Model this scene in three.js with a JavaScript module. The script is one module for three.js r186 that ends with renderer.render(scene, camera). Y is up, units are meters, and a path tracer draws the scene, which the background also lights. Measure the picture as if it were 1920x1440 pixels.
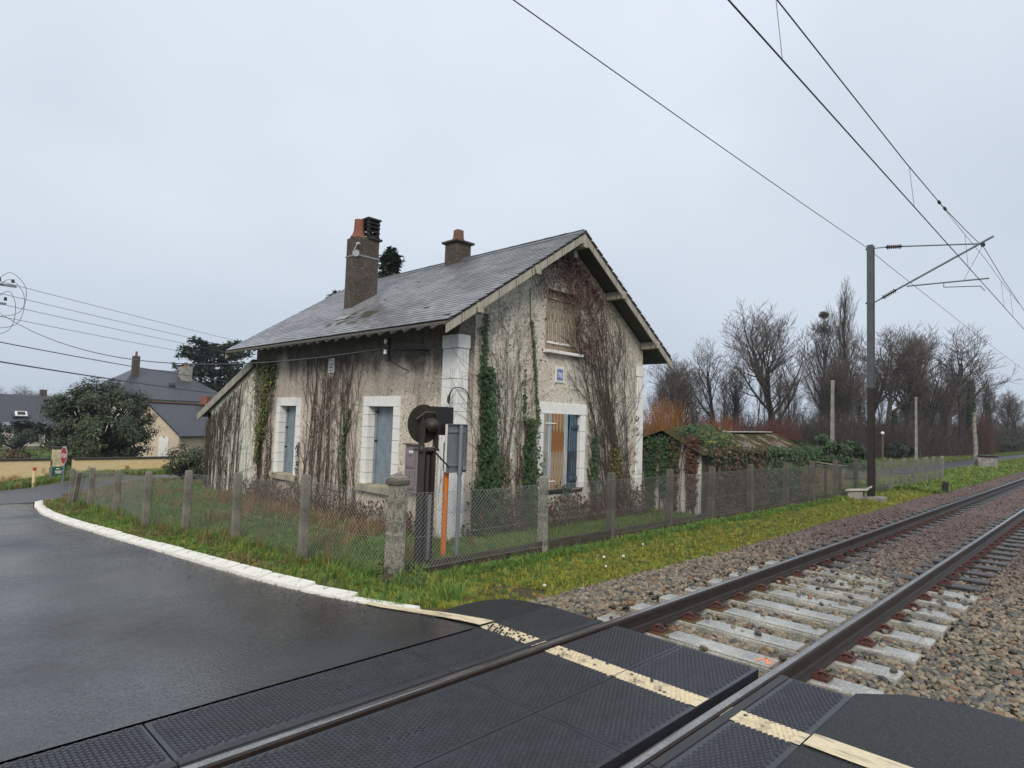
import * as THREE from 'three';
import { mergeGeometries, mergeVertices, toCreasedNormals } from 'three/addons/utils/BufferGeometryUtils.js';
import { RoundedBoxGeometry } from 'three/addons/geometries/RoundedBoxGeometry.js';
import { FontLoader } from 'three/addons/loaders/FontLoader.js';
import { TextGeometry } from 'three/addons/geometries/TextGeometry.js';

// ---------------------------------------------------------------- camera, sky, sun, exposure
const scene = new THREE.Scene();
const camera = new THREE.PerspectiveCamera(62.98, 4 / 3, 0.05, 2500);
{
  const yaw = 44.43 * Math.PI / 180, pitch = 3.5 * Math.PI / 180, roll = 1.914 * Math.PI / 180;
  const f = new THREE.Vector3(-Math.sin(yaw) * Math.cos(pitch), Math.sin(pitch), -Math.cos(yaw) * Math.cos(pitch));
  const r = new THREE.Vector3(Math.cos(yaw), 0, -Math.sin(yaw)), u = new THREE.Vector3().crossVectors(r, f);
  const r2 = r.clone().multiplyScalar(Math.cos(roll)).addScaledVector(u, Math.sin(roll));
  const u2 = u.clone().multiplyScalar(Math.cos(roll)).addScaledVector(r, -Math.sin(roll));
  camera.position.set(0, 1.803, 0);
  camera.quaternion.setFromRotationMatrix(new THREE.Matrix4().makeBasis(r2, u2, f.clone().negate()));
}
const renderer = new THREE.WebGLRenderer({ antialias: true });
renderer.toneMapping = THREE.LinearToneMapping;
renderer.toneMappingExposure = 1.45;
renderer.shadowMap.enabled = true;
const hash = (i, j = 0, k = 0) => { let h = (i * 374761393 + j * 668265263 + k * 1274126177) | 0; h = Math.imul(h ^ (h >>> 13), 1274126177); h ^= h >>> 16; return (h >>> 0) / 4294967296; };
const sm = t => t * t * (3 - 2 * t), lerp = (a, b, t) => a + (b - a) * t, clamp = (x, a = 0, b = 1) => Math.min(b, Math.max(a, x));
const sstep = (a, b, x) => sm(clamp((x - a) / (b - a)));
function vn(x, y, s = 0, px = 0, py = 0) {      // value noise, optionally periodic
  const i = Math.floor(x), j = Math.floor(y), f = sm(x - i), g = sm(y - j);
  const w = (a, p) => p ? ((a % p) + p) % p : a;
  const h = (a, b) => hash(w(a, px), w(b, py), s);
  return lerp(lerp(h(i, j), h(i + 1, j), f), lerp(h(i, j + 1), h(i + 1, j + 1), f), g);
}
const fbm = (x, y, s = 0, o = 4, p = 0) => { let a = 0, m = .5, t = 0; for (let k = 0; k < o; k++) { a += m * vn(x, y, s + k, p, p); t += m; x *= 2; y *= 2; p *= 2; m *= .5; } return a / t; };
{
  // overcast: an even, thin cloud deck, a little brighter overhead, greyer towards the horizon
  const W = 512, H = 256, d = new Float32Array(W * H * 4);
  for (let j = 0; j < H; j++) for (let i = 0; i < W; i++) {
    const el = (j + .5) / H * Math.PI - Math.PI / 2, s = Math.sin(el);
    const up = clamp(s), e = Math.pow(up, .6);
    let c = [lerp(.37, .55, e), lerp(.425, .597, e), lerp(.50, .668, e)];
    const az = i / W * Math.PI * 2, q = 1 / (up + .25);
    const n = (fbm(Math.cos(az) * q * 1.1 + 9, Math.sin(az) * q * 1.1 + 5, 3, 5) - .5) * .42 * sstep(.0, .3, up);
    if (s < -.02) c = [.10, .11, .11];
    const k = (j * W + i) * 4; d[k] = c[0] * (1 + n); d[k + 1] = c[1] * (1 + n * .9); d[k + 2] = c[2] * (1 + n * .75); d[k + 3] = 1;
  }
  const t = new THREE.DataTexture(d, W, H, THREE.RGBAFormat, THREE.FloatType);
  t.mapping = THREE.EquirectangularReflectionMapping; t.magFilter = t.minFilter = THREE.LinearFilter; t.wrapS = THREE.RepeatWrapping; t.needsUpdate = true;
  scene.background = t; scene.environment = t;
}
const sun = new THREE.DirectionalLight(0xfff3e4, 1.5);
sun.position.set(50, 62, 58); sun.target.position.set(-8, 0, -8);
sun.castShadow = true; sun.shadow.radius = 45; sun.shadow.mapSize.set(2048, 2048);
Object.assign(sun.shadow.camera, { left: -60, right: 60, top: 60, bottom: -60, near: 1, far: 250 });
scene.add(sun, sun.target);

// ---------------------------------------------------------------- helpers
function RNG(s) { s >>>= 0; const f = () => { s = (s + 0x6D2B79F5) | 0; let t = Math.imul(s ^ (s >>> 15), 1 | s); t = (t + Math.imul(t ^ (t >>> 7), 61 | t)) ^ t; return ((t ^ (t >>> 14)) >>> 0) / 4294967296; }; f.r = (a, b) => a + (b - a) * f(); f.g = () => (f() + f() + f() - 1.5) / 1.5; f.pick = a => a[Math.floor(f() * a.length) % a.length]; return f; }
const V = (x, y, z) => new THREE.Vector3(x, y, z);
const names = {};
const numbered = n => { const k = names[n] = (names[n] ?? -1) + 1; return k ? n + '_' + String(k).padStart(3, '0') : n; };
function thing(name, label, category, group, pos) { const o = new THREE.Group(); o.name = numbered(name); o.userData = { label, category }; if (group) o.userData.group = group; if (pos) o.position.set(...pos); scene.add(o); return o; }
function structure(o, name, label) { o.name = numbered(name); o.userData.kind = 'structure'; if (label) o.userData.label = label; scene.add(o); return o; }
function stuff(o, name, label, category) { o.name = numbered(name); o.userData = { kind: 'stuff', label, category }; scene.add(o); return o; }
function part(parent, name, geo, mat, label) { const m = new THREE.Mesh(geo, mat); m.name = name; if (label) m.userData.label = label; parent.add(m); return m; }
function sub(parent, name) { const g = new THREE.Group(); g.name = name; parent.add(g); return g; }

class MB {                                     // mesh builder; uv in metres
  constructor() { this.p = []; this.n = []; this.u = []; this.c = []; this.i = []; this.col = null; }
  get count() { return this.p.length / 3; }
  vert(x, y, z, nx, ny, nz, u, v) { this.p.push(x, y, z); this.n.push(nx, ny, nz); this.u.push(u, v); if (this.col) this.c.push(...this.col); return this.p.length / 3 - 1; }
  quad(a, b, c, d) {                           // counter-clockwise Vector3s
    const e = b.clone().sub(a), f = d.clone().sub(a), n = new THREE.Vector3().crossVectors(e, f).normalize(), w = e.length(), h = f.length();
    const k = this.vert(a.x, a.y, a.z, n.x, n.y, n.z, 0, 0); this.vert(b.x, b.y, b.z, n.x, n.y, n.z, w, 0); this.vert(c.x, c.y, c.z, n.x, n.y, n.z, w, h); this.vert(d.x, d.y, d.z, n.x, n.y, n.z, 0, h);
    this.i.push(k, k + 1, k + 2, k, k + 2, k + 3); return this;
  }
  tri(a, b, c) { const n = b.clone().sub(a).cross(c.clone().sub(a)).normalize(); const k = this.vert(a.x, a.y, a.z, n.x, n.y, n.z, a.x, a.y); this.vert(b.x, b.y, b.z, n.x, n.y, n.z, b.x, b.y); this.vert(c.x, c.y, c.z, n.x, n.y, n.z, c.x, c.y); this.i.push(k, k + 1, k + 2); return this; }
  hexa(P) { // 8 corners: 0-3 bottom (ccw from above), 4-7 top
    this.quad(P[3], P[2], P[1], P[0]); this.quad(P[4], P[5], P[6], P[7]);
    for (let k = 0; k < 4; k++) { const l = (k + 1) % 4; this.quad(P[k], P[l], P[l + 4], P[k + 4]); } return this;
  }
  box(cx, cy, cz, w, h, d, m) {
    const P = []; for (const y of [-h / 2, h / 2]) for (const [x, z] of [[-w / 2, d / 2], [w / 2, d / 2], [w / 2, -d / 2], [-w / 2, -d / 2]]) { const v = V(x, y, z); if (m) v.applyMatrix4(m); P.push(v.add(V(cx, cy, cz))); }
    return this.hexa(P);
  }
  tube(pts, rad, sides = 6, cap = true) {
    const N = pts.length, base = this.count; let up = null, len = 0;
    for (let k = 0; k < N; k++) {
      const t = pts[Math.min(k + 1, N - 1)].clone().sub(pts[Math.max(k - 1, 0)]).normalize();
      if (!up) up = Math.abs(t.y) < .9 ? V(0, 1, 0) : V(1, 0, 0);
      const a = new THREE.Vector3().crossVectors(t, up).normalize(), b = new THREE.Vector3().crossVectors(a, t).normalize(); up = b;
      const r = typeof rad === 'number' ? rad : rad[k]; if (k) len += pts[k].distanceTo(pts[k - 1]);
      for (let s = 0; s <= sides; s++) { const q = s / sides * Math.PI * 2, c = Math.cos(q), d = Math.sin(q), nx = a.x * c + b.x * d, ny = a.y * c + b.y * d, nz = a.z * c + b.z * d; this.vert(pts[k].x + nx * r, pts[k].y + ny * r, pts[k].z + nz * r, nx, ny, nz, s / sides * r * 6.28, len); }
    }
    const S = sides + 1;
    for (let k = 0; k < N - 1; k++) for (let s = 0; s < sides; s++) { const q = base + k * S + s; this.i.push(q, q + S, q + 1, q + 1, q + S, q + S + 1); }
    if (cap) for (const [k, dir] of [[0, -1], [N - 1, 1]]) {
      const t = pts[k ? k : 1].clone().sub(pts[k ? k - 1 : 0]).normalize().multiplyScalar(dir), q0 = base + k * S, c0 = this.vert(pts[k].x, pts[k].y, pts[k].z, t.x, t.y, t.z, 0, 0), r0 = this.count;
      for (let s = 0; s <= sides; s++) { const q = (q0 + s) * 3; this.vert(this.p[q], this.p[q + 1], this.p[q + 2], t.x, t.y, t.z, .01, .01); }
      for (let s = 0; s < sides; s++) dir > 0 ? this.i.push(c0, r0 + s + 1, r0 + s) : this.i.push(c0, r0 + s, r0 + s + 1);
    }
    return this;
  }
  add(g, m) {                                  // any geometry
    const q = m ? g.clone().applyMatrix4(m) : g, o = this.count, P = q.attributes.position, N = q.attributes.normal, U = q.attributes.uv;
    for (let k = 0; k < P.count; k++) this.vert(P.getX(k), P.getY(k), P.getZ(k), N.getX(k), N.getY(k), N.getZ(k), U ? U.getX(k) : 0, U ? U.getY(k) : 0);
    if (q.index) for (let k = 0; k < q.index.count; k++) this.i.push(o + q.index.getX(k)); else for (let k = 0; k < P.count; k++) this.i.push(o + k);
    return this;
  }
  geo() {
    const g = new THREE.BufferGeometry();
    g.setAttribute('position', new THREE.Float32BufferAttribute(this.p, 3)); g.setAttribute('normal', new THREE.Float32BufferAttribute(this.n, 3)); g.setAttribute('uv', new THREE.Float32BufferAttribute(this.u, 2));
    if (this.c.length) g.setAttribute('color', new THREE.Float32BufferAttribute(this.c, 3));
    g.setIndex(this.i); return g;
  }
}
const M4 = (x, y, z, rx = 0, ry = 0, rz = 0, s = 1) => new THREE.Matrix4().compose(V(x, y, z), new THREE.Quaternion().setFromEuler(new THREE.Euler(rx, ry, rz, 'YXZ')), Array.isArray(s) ? V(...s) : V(s, s, s));
function metreUV(g) {                          // box-mapped uv in metres
  const q = g.index ? g.toNonIndexed() : g, P = q.attributes.position, N = q.attributes.normal, u = new Float32Array(P.count * 2);
  for (let k = 0; k < P.count; k++) { const a = Math.abs(N.getX(k)), b = Math.abs(N.getY(k)), c = Math.abs(N.getZ(k)); const [s, t] = b > a && b > c ? [P.getX(k), P.getZ(k)] : a > c ? [P.getZ(k), P.getY(k)] : [P.getX(k), P.getY(k)]; u[k * 2] = s; u[k * 2 + 1] = t; }
  q.setAttribute('uv', new THREE.BufferAttribute(u, 2)); return q;
}
const rbox = (w, h, d, r = .01, seg = 1) => metreUV(new RoundedBoxGeometry(w, h, d, seg, Math.min(r, w / 2.01, h / 2.01, d / 2.01)));
const at = (g, ...a) => g.clone().applyMatrix4(M4(...a));
function tex(w, h, fn, size, srgb = true) {    // fn(i/w, j/h) -> [r,g,b] in sRGB 0..1; size = metres covered [sx, sy]
  const d = new Uint8Array(w * h * 4);
  for (let j = 0; j < h; j++) for (let i = 0; i < w; i++) { const c = fn(i / w, j / h), k = (j * w + i) * 4; d[k] = clamp(c[0]) * 255; d[k + 1] = clamp(c[1]) * 255; d[k + 2] = clamp(c[2]) * 255; d[k + 3] = c[3] === undefined ? 255 : clamp(c[3]) * 255; }
  const t = new THREE.DataTexture(d, w, h); t.magFilter = THREE.LinearFilter; t.minFilter = THREE.LinearMipmapLinearFilter; t.generateMipmaps = true; t.wrapS = t.wrapT = THREE.RepeatWrapping;
  if (srgb) t.colorSpace = THREE.SRGBColorSpace; if (size) t.repeat.set(1 / size[0], 1 / size[1]); t.needsUpdate = true; return t;
}
const grey = f => (u, v) => { const g = f(u, v); return [g, g, g]; };
const lin = (r, g, b) => new THREE.Color().setRGB(r, g, b);
const mat = (o) => { const m = new THREE.MeshStandardMaterial({ roughness: .85, ...o }); m.side = THREE.DoubleSide; return m; };
const curve = (pts, n) => new THREE.CatmullRomCurve3(pts).getPoints(n);
const interp = (X, Y, x) => { if (x <= X[0]) return Y[0]; for (let k = 1; k < X.length; k++) if (x <= X[k]) return lerp(Y[k - 1], Y[k], (x - X[k - 1]) / (X[k] - X[k - 1])); return Y[Y.length - 1]; };

// ---------------------------------------------------------------- terrain profile
const RX = [-60, -40, -35, -27, -22, -18, -14, -10, -7, -4.05, 0], RY = [-1.7, -1.6, -1.5, -1.25, -.95, -.75, -.55, -.36, -.2, 0, 0];
const HX = [-60, -40, -30, -24, -19, -9, -4, 0], HY = [-1.7, -1.4, -.95, -.6, -.38, -.24, -.24, -.24];
const roadH = x => interp(RX, RY, x);
function groundH(x, z) {
  const a = roadH(x), b = interp(HX, HY, x), t = sm(clamp((-z - 3.4) / (x > -8 ? 2.2 : 3.6)));
  return a + (b - a) * t;
}
const kerbX = [-24.2, -22.9, -21, -18.68, -16.68, -13.12, -9.99, -7.82, -6.33, -5.48, -4.9], kerbZ = [-4.6, -3.55, -3.25, -3.05, -3.04, -3.17, -3.36, -3.45, -3.57, -3.7, -3.84];
const kerbLine = x => interp(kerbX, kerbZ, x);

// ---------------------------------------------------------------- shared textures and materials
const T = {
  grain: tex(512, 512, grey((u, v) => .72 + .28 * fbm(u * 96, v * 96, 1, 3, 96) + .2 * (fbm(u * 8, v * 8, 2, 3, 8) - .5)), [1, 1]),
  grainBump: tex(512, 512, grey((u, v) => fbm(u * 96, v * 96, 1, 3, 96)), [.6, .6], false),
  asphalt: tex(1024, 1024, (u, v) => { const a = fbm(u * 256, v * 256, 5, 2, 256), b = fbm(u * 6, v * 6, 6, 4, 6), s = hash(Math.floor(u * 340), Math.floor(v * 340), 9); const g = .185 + .1 * (a - .5) + .09 * (b - .5) + (s > .985 ? .14 : 0); return [g, g * 1.01, g * 1.035]; }, [2.4, 2.4]),
  asphaltBump: tex(1024, 1024, grey((u, v) => fbm(u * 220, v * 220, 5, 2, 220)), [2.4, 2.4], false),
  asphaltRough: tex(1024, 1024, (u, v) => { const b = fbm(u * 5, v * 5, 16, 5, 5), c = fbm(u * 180, v * 180, 15, 2, 180); const g = clamp(.21 + .7 * (b - .47) + .16 * (c - .5), .09, .55); return [g, g, g]; }, [7, 7], false),
  concrete: tex(512, 512, (u, v) => { const a = fbm(u * 64, v * 64, 21, 3, 64), b = fbm(u * 5, v * 5, 22, 4, 5), s = hash(Math.floor(u * 170), Math.floor(v * 170), 23); let g = .56 + .24 * (a - .5) + .3 * (b - .5); if (s > .94) g += .14; if (s < .05) g -= .2; return [g, g * .985, g * .93]; }, [.7, .7]),
  lichen: tex(512, 512, (u, v) => { const a = fbm(u * 40, v * 40, 31, 3, 40), b = fbm(u * 9, v * 9, 32, 3, 9); let g = .50 + .3 * (a - .5); let c = [g, g * .98, g * .92]; if (a + b > 1.16) c = [.60, .59, .54]; else if (a + b < .82) c = [.40, .39, .35]; return c; }, [.8, .8]),
  wood: tex(256, 512, (u, v) => { const g = fbm(u * 40, v * 5, 41, 4, 0), k = .55 + .5 * (g - .5); return [k, k * .99, k * .96]; }, [.3, 1.2]),
  white: tex(512, 512, (u, v) => { const a = fbm(u * 50, v * 50, 51, 3, 50), b = fbm(u * 7, v * 7, 52, 4, 7); let g = .93 + .06 * (a - .5); if (b > .66) g -= (b - .66) * .8; return [g, g * 1.0, g * .985]; }, [3.1, 3.1]),
  soil: tex(1024, 1024, (u, v) => { const a = fbm(u * 120, v * 120, 61, 3, 120), b = fbm(u * 9, v * 9, 62, 4, 9), c = fbm(u * 30, v * 30, 63, 3, 30); const gr = sstep(.35, .6, b + .4 * (c - .5)); return [lerp(.30, .29, gr) + .2 * (a - .5), lerp(.26, .33, gr) + .2 * (a - .5), lerp(.17, .14, gr) + .1 * (a - .5)]; }, [4, 4]),
  bark: tex(128, 256, grey((u, v) => .6 + .5 * (fbm(u * 24, v * 8, 71, 3, 0) - .5)), [.5, 1]),
};
const M = {
  asphalt: mat({ map: T.asphalt, roughnessMap: T.asphaltRough, roughness: 1, bumpMap: T.asphaltBump, bumpScale: .0022, color: 0xffffff }),
  asphaltDark: mat({ map: tex(512, 512, (u, v) => { const a = fbm(u * 150, v * 150, 35, 2, 150), s = hash(Math.floor(u * 200), Math.floor(v * 200), 36); const g = .115 + .11 * (a - .5) + (s > .975 ? .16 : 0); return [g, g * 1.01, g * 1.06]; }, [1.3, 1.3]), roughness: .5, bumpMap: tex(512, 512, grey((u, v) => fbm(u * 110, v * 110, 35, 2, 110)), [1.3, 1.3], false), bumpScale: .008 }),
  oldAsphalt: mat({ map: T.asphalt, color: lin(1.2, 1.2, 1.25), roughness: .42, bumpMap: T.asphaltBump, bumpScale: .002 }),
  soil: mat({ map: T.soil, roughness: .95 }),
  rubber: mat({ map: T.grain, color: lin(.040, .043, .054), roughness: .3 }),
  rubberWorn: mat({ map: T.grain, color: lin(.040, .041, .044), roughness: .5 }),
  railSide: mat({ map: T.grain, color: lin(.036, .024, .019), roughness: .6 }),
  railHead: mat({ map: T.grain, color: lin(.46, .44, .42), roughness: .22, metalness: .9 }),
  rust: mat({ map: T.grain, color: lin(.12, .045, .034), roughness: .6 }),
  sleeper: mat({ map: T.concrete, color: lin(1.35, 1.37, 1.4), roughness: .22 }),
  sleeperPad: mat({ map: T.concrete, color: lin(.36, .23, .10), roughness: .3 }),
  sleeperDark: mat({ map: T.wood, color: lin(.14, .125, .115), roughness: .42 }),
  bed: mat({ map: T.soil, color: lin(.55, .52, .52), roughness: .9 }),
  concrete: mat({ map: T.concrete, bumpMap: T.grainBump, bumpScale: .002 }),
  postGrey: mat({ map: T.concrete, color: lin(.62, .6, .57), bumpMap: T.grainBump, bumpScale: .002 }),
  postDark: mat({ map: T.concrete, color: lin(.36, .34, .31), bumpMap: T.grainBump, bumpScale: .002 }),
  lichen: mat({ map: T.lichen, color: lin(1.05, 1.05, 1), bumpMap: T.grainBump, bumpScale: .004 }),
  board: mat({ map: T.lichen, color: lin(.24, .21, .17) }),
  galv: mat({ map: T.grain, color: lin(.34, .36, .38), roughness: .5, metalness: .6 }),
  galvPaint: mat({ map: T.grain, color: lin(.24, .28, .31), roughness: .5 }),
  wire: mat({ color: lin(.27, .27, .26), roughness: .6 }), wireOld: mat({ color: lin(.16, .155, .15), roughness: .7 }),
  cable: mat({ color: lin(.075, .08, .09), roughness: .6 }),
  white: mat({ map: T.white, color: lin(.92, .92, .92), roughness: .75 }),
  kerbPaint: mat({ map: tex(512, 512, (u, v) => { const a = fbm(u * 70, v * 70, 53, 3, 70), b = fbm(u * 10, v * 10, 54, 4, 10); let k = .93 + .08 * (a - .5); if (a * .6 + b * .6 > .755) k = .6 + .5 * (a - .5); return [k, k * .99, k * .95]; }, [1.3, 1.3]), color: lin(.95, .95, .93), roughness: .6, bumpMap: T.grainBump, bumpScale: .003 }),
  black: mat({ color: lin(.012, .012, .014), roughness: .55 }),
  orange: mat({ map: T.grain, color: lin(.88, .25, .02), roughness: .5 }),
  bark: mat({ map: T.bark, color: lin(.15, .125, .10), roughness: .95 }),
  barkDark: mat({ map: T.bark, color: lin(.10, .088, .074), roughness: .95 }),
  twig: mat({ color: lin(.105, .085, .068), roughness: .95 }),
  twigRed: mat({ color: lin(.13, .062, .045), roughness: .95 }),
  terracotta: mat({ map: T.grain, color: lin(.29, .11, .068), roughness: .85 }),
  slateDark: mat({ map: T.grain, color: lin(.075, .082, .10), roughness: .5 }),
};

// ---------------------------------------------------------------- ground, road, street
{
  const xs = [], zs = [];
  for (let x = -420; x < -60; x += 30) xs.push(x); for (let x = -60; x < -26; x += 1.5) xs.push(x); for (let x = -26; x < -4; x += .35) xs.push(x); xs.push(-4.25, -4.1, -3, 0, 4, 6, 9, 14, 25, 50, 120, 300);
  for (let z = -600; z < -160; z += 40) zs.push(z); for (let z = -160; z < -40; z += 4) zs.push(z); for (let z = -40; z < 6; z += .35) zs.push(z); zs.push(7, 10, 15, 25, 60, 160, 400);
  const b = new MB(), W = xs.length;
  for (const z of zs) for (const x of xs) {
    let y = groundH(x, z) + (fbm(x * .7, z * .7, 77, 3) - .5) * .09 * sstep(-4.2, -5.4, x) - .005;
    const onRoad = z > kerbLine(x) - .02 && x > -60 && z < 9 ? 1 : 0; if (onRoad) y = roadH(x) - .07;
    if (x > -4.7) y = lerp(y, -.55, sstep(-4.7, -4.3, x)); if (x > 6) y = -.45;
    if (z < -5 && x > -5.6 && x <= -4.7) y -= .06;
    b.vert(x, y, z, 0, 1, 0, x, z);
  }
  for (let j = 0; j < zs.length - 1; j++) for (let i = 0; i < W - 1; i++) { const k = j * W + i; b.i.push(k, k + W, k + 1, k + 1, k + W, k + W + 1); }
  const g = b.geo(); g.computeVertexNormals();
  structure(new THREE.Mesh(g, M.soil), 'ground');
}
function strip(rows) {                          // rows of equal length -> smooth sheet with uv = xz in metres
  const b = new MB(), W = rows[0].length; for (const r of rows) for (const p of r) b.vert(p.x, p.y, p.z, 0, 1, 0, p.x, p.z);
  for (let j = 0; j < rows.length - 1; j++) for (let i = 0; i < W - 1; i++) { const k = j * W + i; b.i.push(k, k + 1, k + W, k + 1, k + W + 1, k + W); }
  const g = b.geo(); g.computeVertexNormals(); return g;
}
{
  const xs = []; for (let x = -62; x < -26; x += 3) xs.push(x); for (let x = -26; x < -4.12; x += .3) xs.push(x); xs.push(-4.11);
  const rows = []; for (let j = 0; j <= 14; j++) rows.push(xs.map(x => { const z0 = kerbLine(x) + .02, z = lerp(z0, 8.5, Math.pow(j / 14, 1.5)); return V(x, roadH(x) + .004 + (fbm(x * .35, z * .5, 90, 2) - .5) * .018 * sstep(-4.3, -5.5, x), z); }));
  structure(new THREE.Mesh(strip(rows), M.asphalt), 'road');
  // tarmac apron beyond the line, left of the track, with its round end
  const sh = new THREE.Shape([[-4.10, 3.85], [-4.70, 3.9], [-4.82, 4.1], [-4.85, 4.38], [-4.82, 4.6], [-4.72, 4.76], [-4.5, 4.86], [-4.10, 4.88]].map(p => new THREE.Vector2(...p)));
  const ap = metreUV(new THREE.ExtrudeGeometry(sh, { depth: .22, bevelEnabled: true, bevelSize: .025, bevelThickness: .025, bevelSegments: 2, curveSegments: 4 }).rotateX(-Math.PI / 2)); ap.translate(0, -.250, 0); { const P = ap.attributes.position; for (let k = 0; k < P.count; k++) P.setY(k, P.getY(k) + roadH(P.getX(k))); ap.computeVertexNormals(); }
  structure(new THREE.Mesh(ap, M.asphaltDark), 'pavement', 'dark new tarmac apron with a rounded end beside the rail');
  const sr = new THREE.Shape([[-1.372, -8], [-1.372, 4.95], [-1.13, 5.2], [-.84, 5.32], [-.5, 5.3], [1, 5.05], [6, 4.7], [6, -8]].map(p => new THREE.Vector2(...p)));
  const rr = metreUV(new THREE.ExtrudeGeometry(sr, { depth: .22, bevelEnabled: true, bevelSize: .02, bevelThickness: .02, bevelSegments: 2 }).rotateX(-Math.PI / 2)); rr.translate(0, -.245, 0);
  structure(new THREE.Mesh(rr, M.asphaltDark), 'pavement', 'dark coarse tarmac of the crossing beside the ballast');
  // side street that leaves behind the house and comes back beside the line
  const cl = curve([V(-26.4, 0, -1.5), V(-25.6, 0, -6), V(-23, 0, -16), V(-16.5, 0, -27), V(-10.4, 0, -37), V(-8.9, 0, -46), V(-9.3, 0, -62), V(-9.7, 0, -80), V(-9.2, 0, -105), V(-8.8, 0, -190)], 70);
  const st = cl.map((p, k) => { const t = cl[Math.min(k + 1, 70)].clone().sub(cl[Math.max(k - 1, 0)]).normalize(), n = V(-t.z, 0, t.x), w = lerp(3.4, 1.15, sstep(8, 30, -p.z)); return [-1, -.5, 0, .5, 1].map(s => { const q = p.clone().addScaledVector(n, s * w); q.y = groundH(q.x, q.z) + .014; return q; }); });
  structure(new THREE.Mesh(strip(st), M.oldAsphalt), 'street');
}
// kerb: white painted stones, low and sloped, curving round to the line
{
  const kerb = structure(new THREE.Group(), 'kerb', 'row of low white painted kerb stones between road and verge'), R = RNG(5);
  let x = -23.6; const n = () => R.r(.75, 1.05);
  while (x < -5.35) {
    const L = Math.min(n(), -5.0 - x), x1 = x + L - .025, w = lerp(.22, .13, sstep(-7.5, -5.2, x)), h = lerp(.075, .022, sstep(-8, -5.2, x)) + R.g() * .014;
    const b = new MB(), z0 = kerbLine(x), z1 = kerbLine(x1), y0 = roadH(x), y1 = roadH(x1), j = R.g() * .012;
    b.hexa([V(x, y0 - .06, z0 + j), V(x1, y1 - .06, z1 + j), V(x1, y1 - .06, z1 - w), V(x, y0 - .06, z0 - w), V(x + .01, y0 + h * .45, z0 + j - .015), V(x1 - .01, y1 + h * .45, z1 + j - .015), V(x1 - .015, y1 + h, z1 - w + .02), V(x + .015, y0 + h, z0 - w + .02)]);
    part(kerb, 'kerb_stone', b.geo(), M.kerbPaint); x += L;
  }
}
// ---------------------------------------------------------------- railway
const XL = -3.43, XR = -1.923, XC = (XL + XR) / 2, ZEND = -190;
const ballastH = (x, z) => {
  const d = Math.abs(x - XC), far = sstep(-8.6, -11.5, z); let y = -.235;
  y += far * .055 * (1 - sstep(.25, .5, Math.abs(d - .05)));             // heaped between the rails further on
  if (x < -4.15) y = lerp(-.215, -.33, sstep(-4.5, -5.25, x));
  if (x > 3.2) y = lerp(-.22, -.5, sstep(3.2, 4.6, x));
  return y;
};
{
  const rows = []; const xs = []; for (let x = -5.4; x <= 5.1; x += .14) xs.push(x);
  const zs = []; for (let z = 8; z > -30; z -= .14) zs.push(z); for (let z = -30; z > ZEND; z -= 1.2) zs.push(z);
  for (const z of zs) rows.push(xs.map(x => V(x, ballastH(x, z) - .035 + (hash(Math.round(x * 50), Math.round(z * 50)) - .5) * .03 + (x < -4.7 && z > -5.0 ? -.3 : 0), z)));
  structure(new THREE.Mesh(strip(rows), M.bed), 'ballast_bed');
}
{ // rails
  const prof = [[-.075, -.172], [.075, -.172], [.075, -.160], [.02, -.145], [.009, -.125], [.009, -.055], [.034, -.043], [.036, -.012], [.028, -.002], [-.028, -.002], [-.036, -.012], [-.034, -.043], [-.009, -.055], [-.009, -.125], [-.02, -.145], [-.075, -.160]];
  const sh = new THREE.Shape(prof.map(p => new THREE.Vector2(...p)));
  const g = metreUV(new THREE.ExtrudeGeometry(sh, { depth: 198, bevelEnabled: false })); g.translate(0, 0, ZEND);
  const hd = metreUV(new THREE.ExtrudeGeometry(new THREE.Shape([[-.0265, -.004], [.0265, -.004], [.0255, .0005], [.012, .002], [-.012, .002], [-.0255, .0005]].map(p => new THREE.Vector2(...p))), { depth: 198, bevelEnabled: false })); hd.translate(0, 0, ZEND);
  for (const [x, l] of [[XL, 'steel rail beside the tarmac apron, on the side of the house'], [XR, 'steel rail beside the wide stone ballast, on the side away from the house']]) {
    const t = thing('railway_rail', l, 'rail', 'the two rails of the track', [x, 0, 0]); part(t, 'rail_body', g, M.railSide); part(t, 'running_surface', hd, M.railHead, 'polished bright top of the rail');
  }
}
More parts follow.
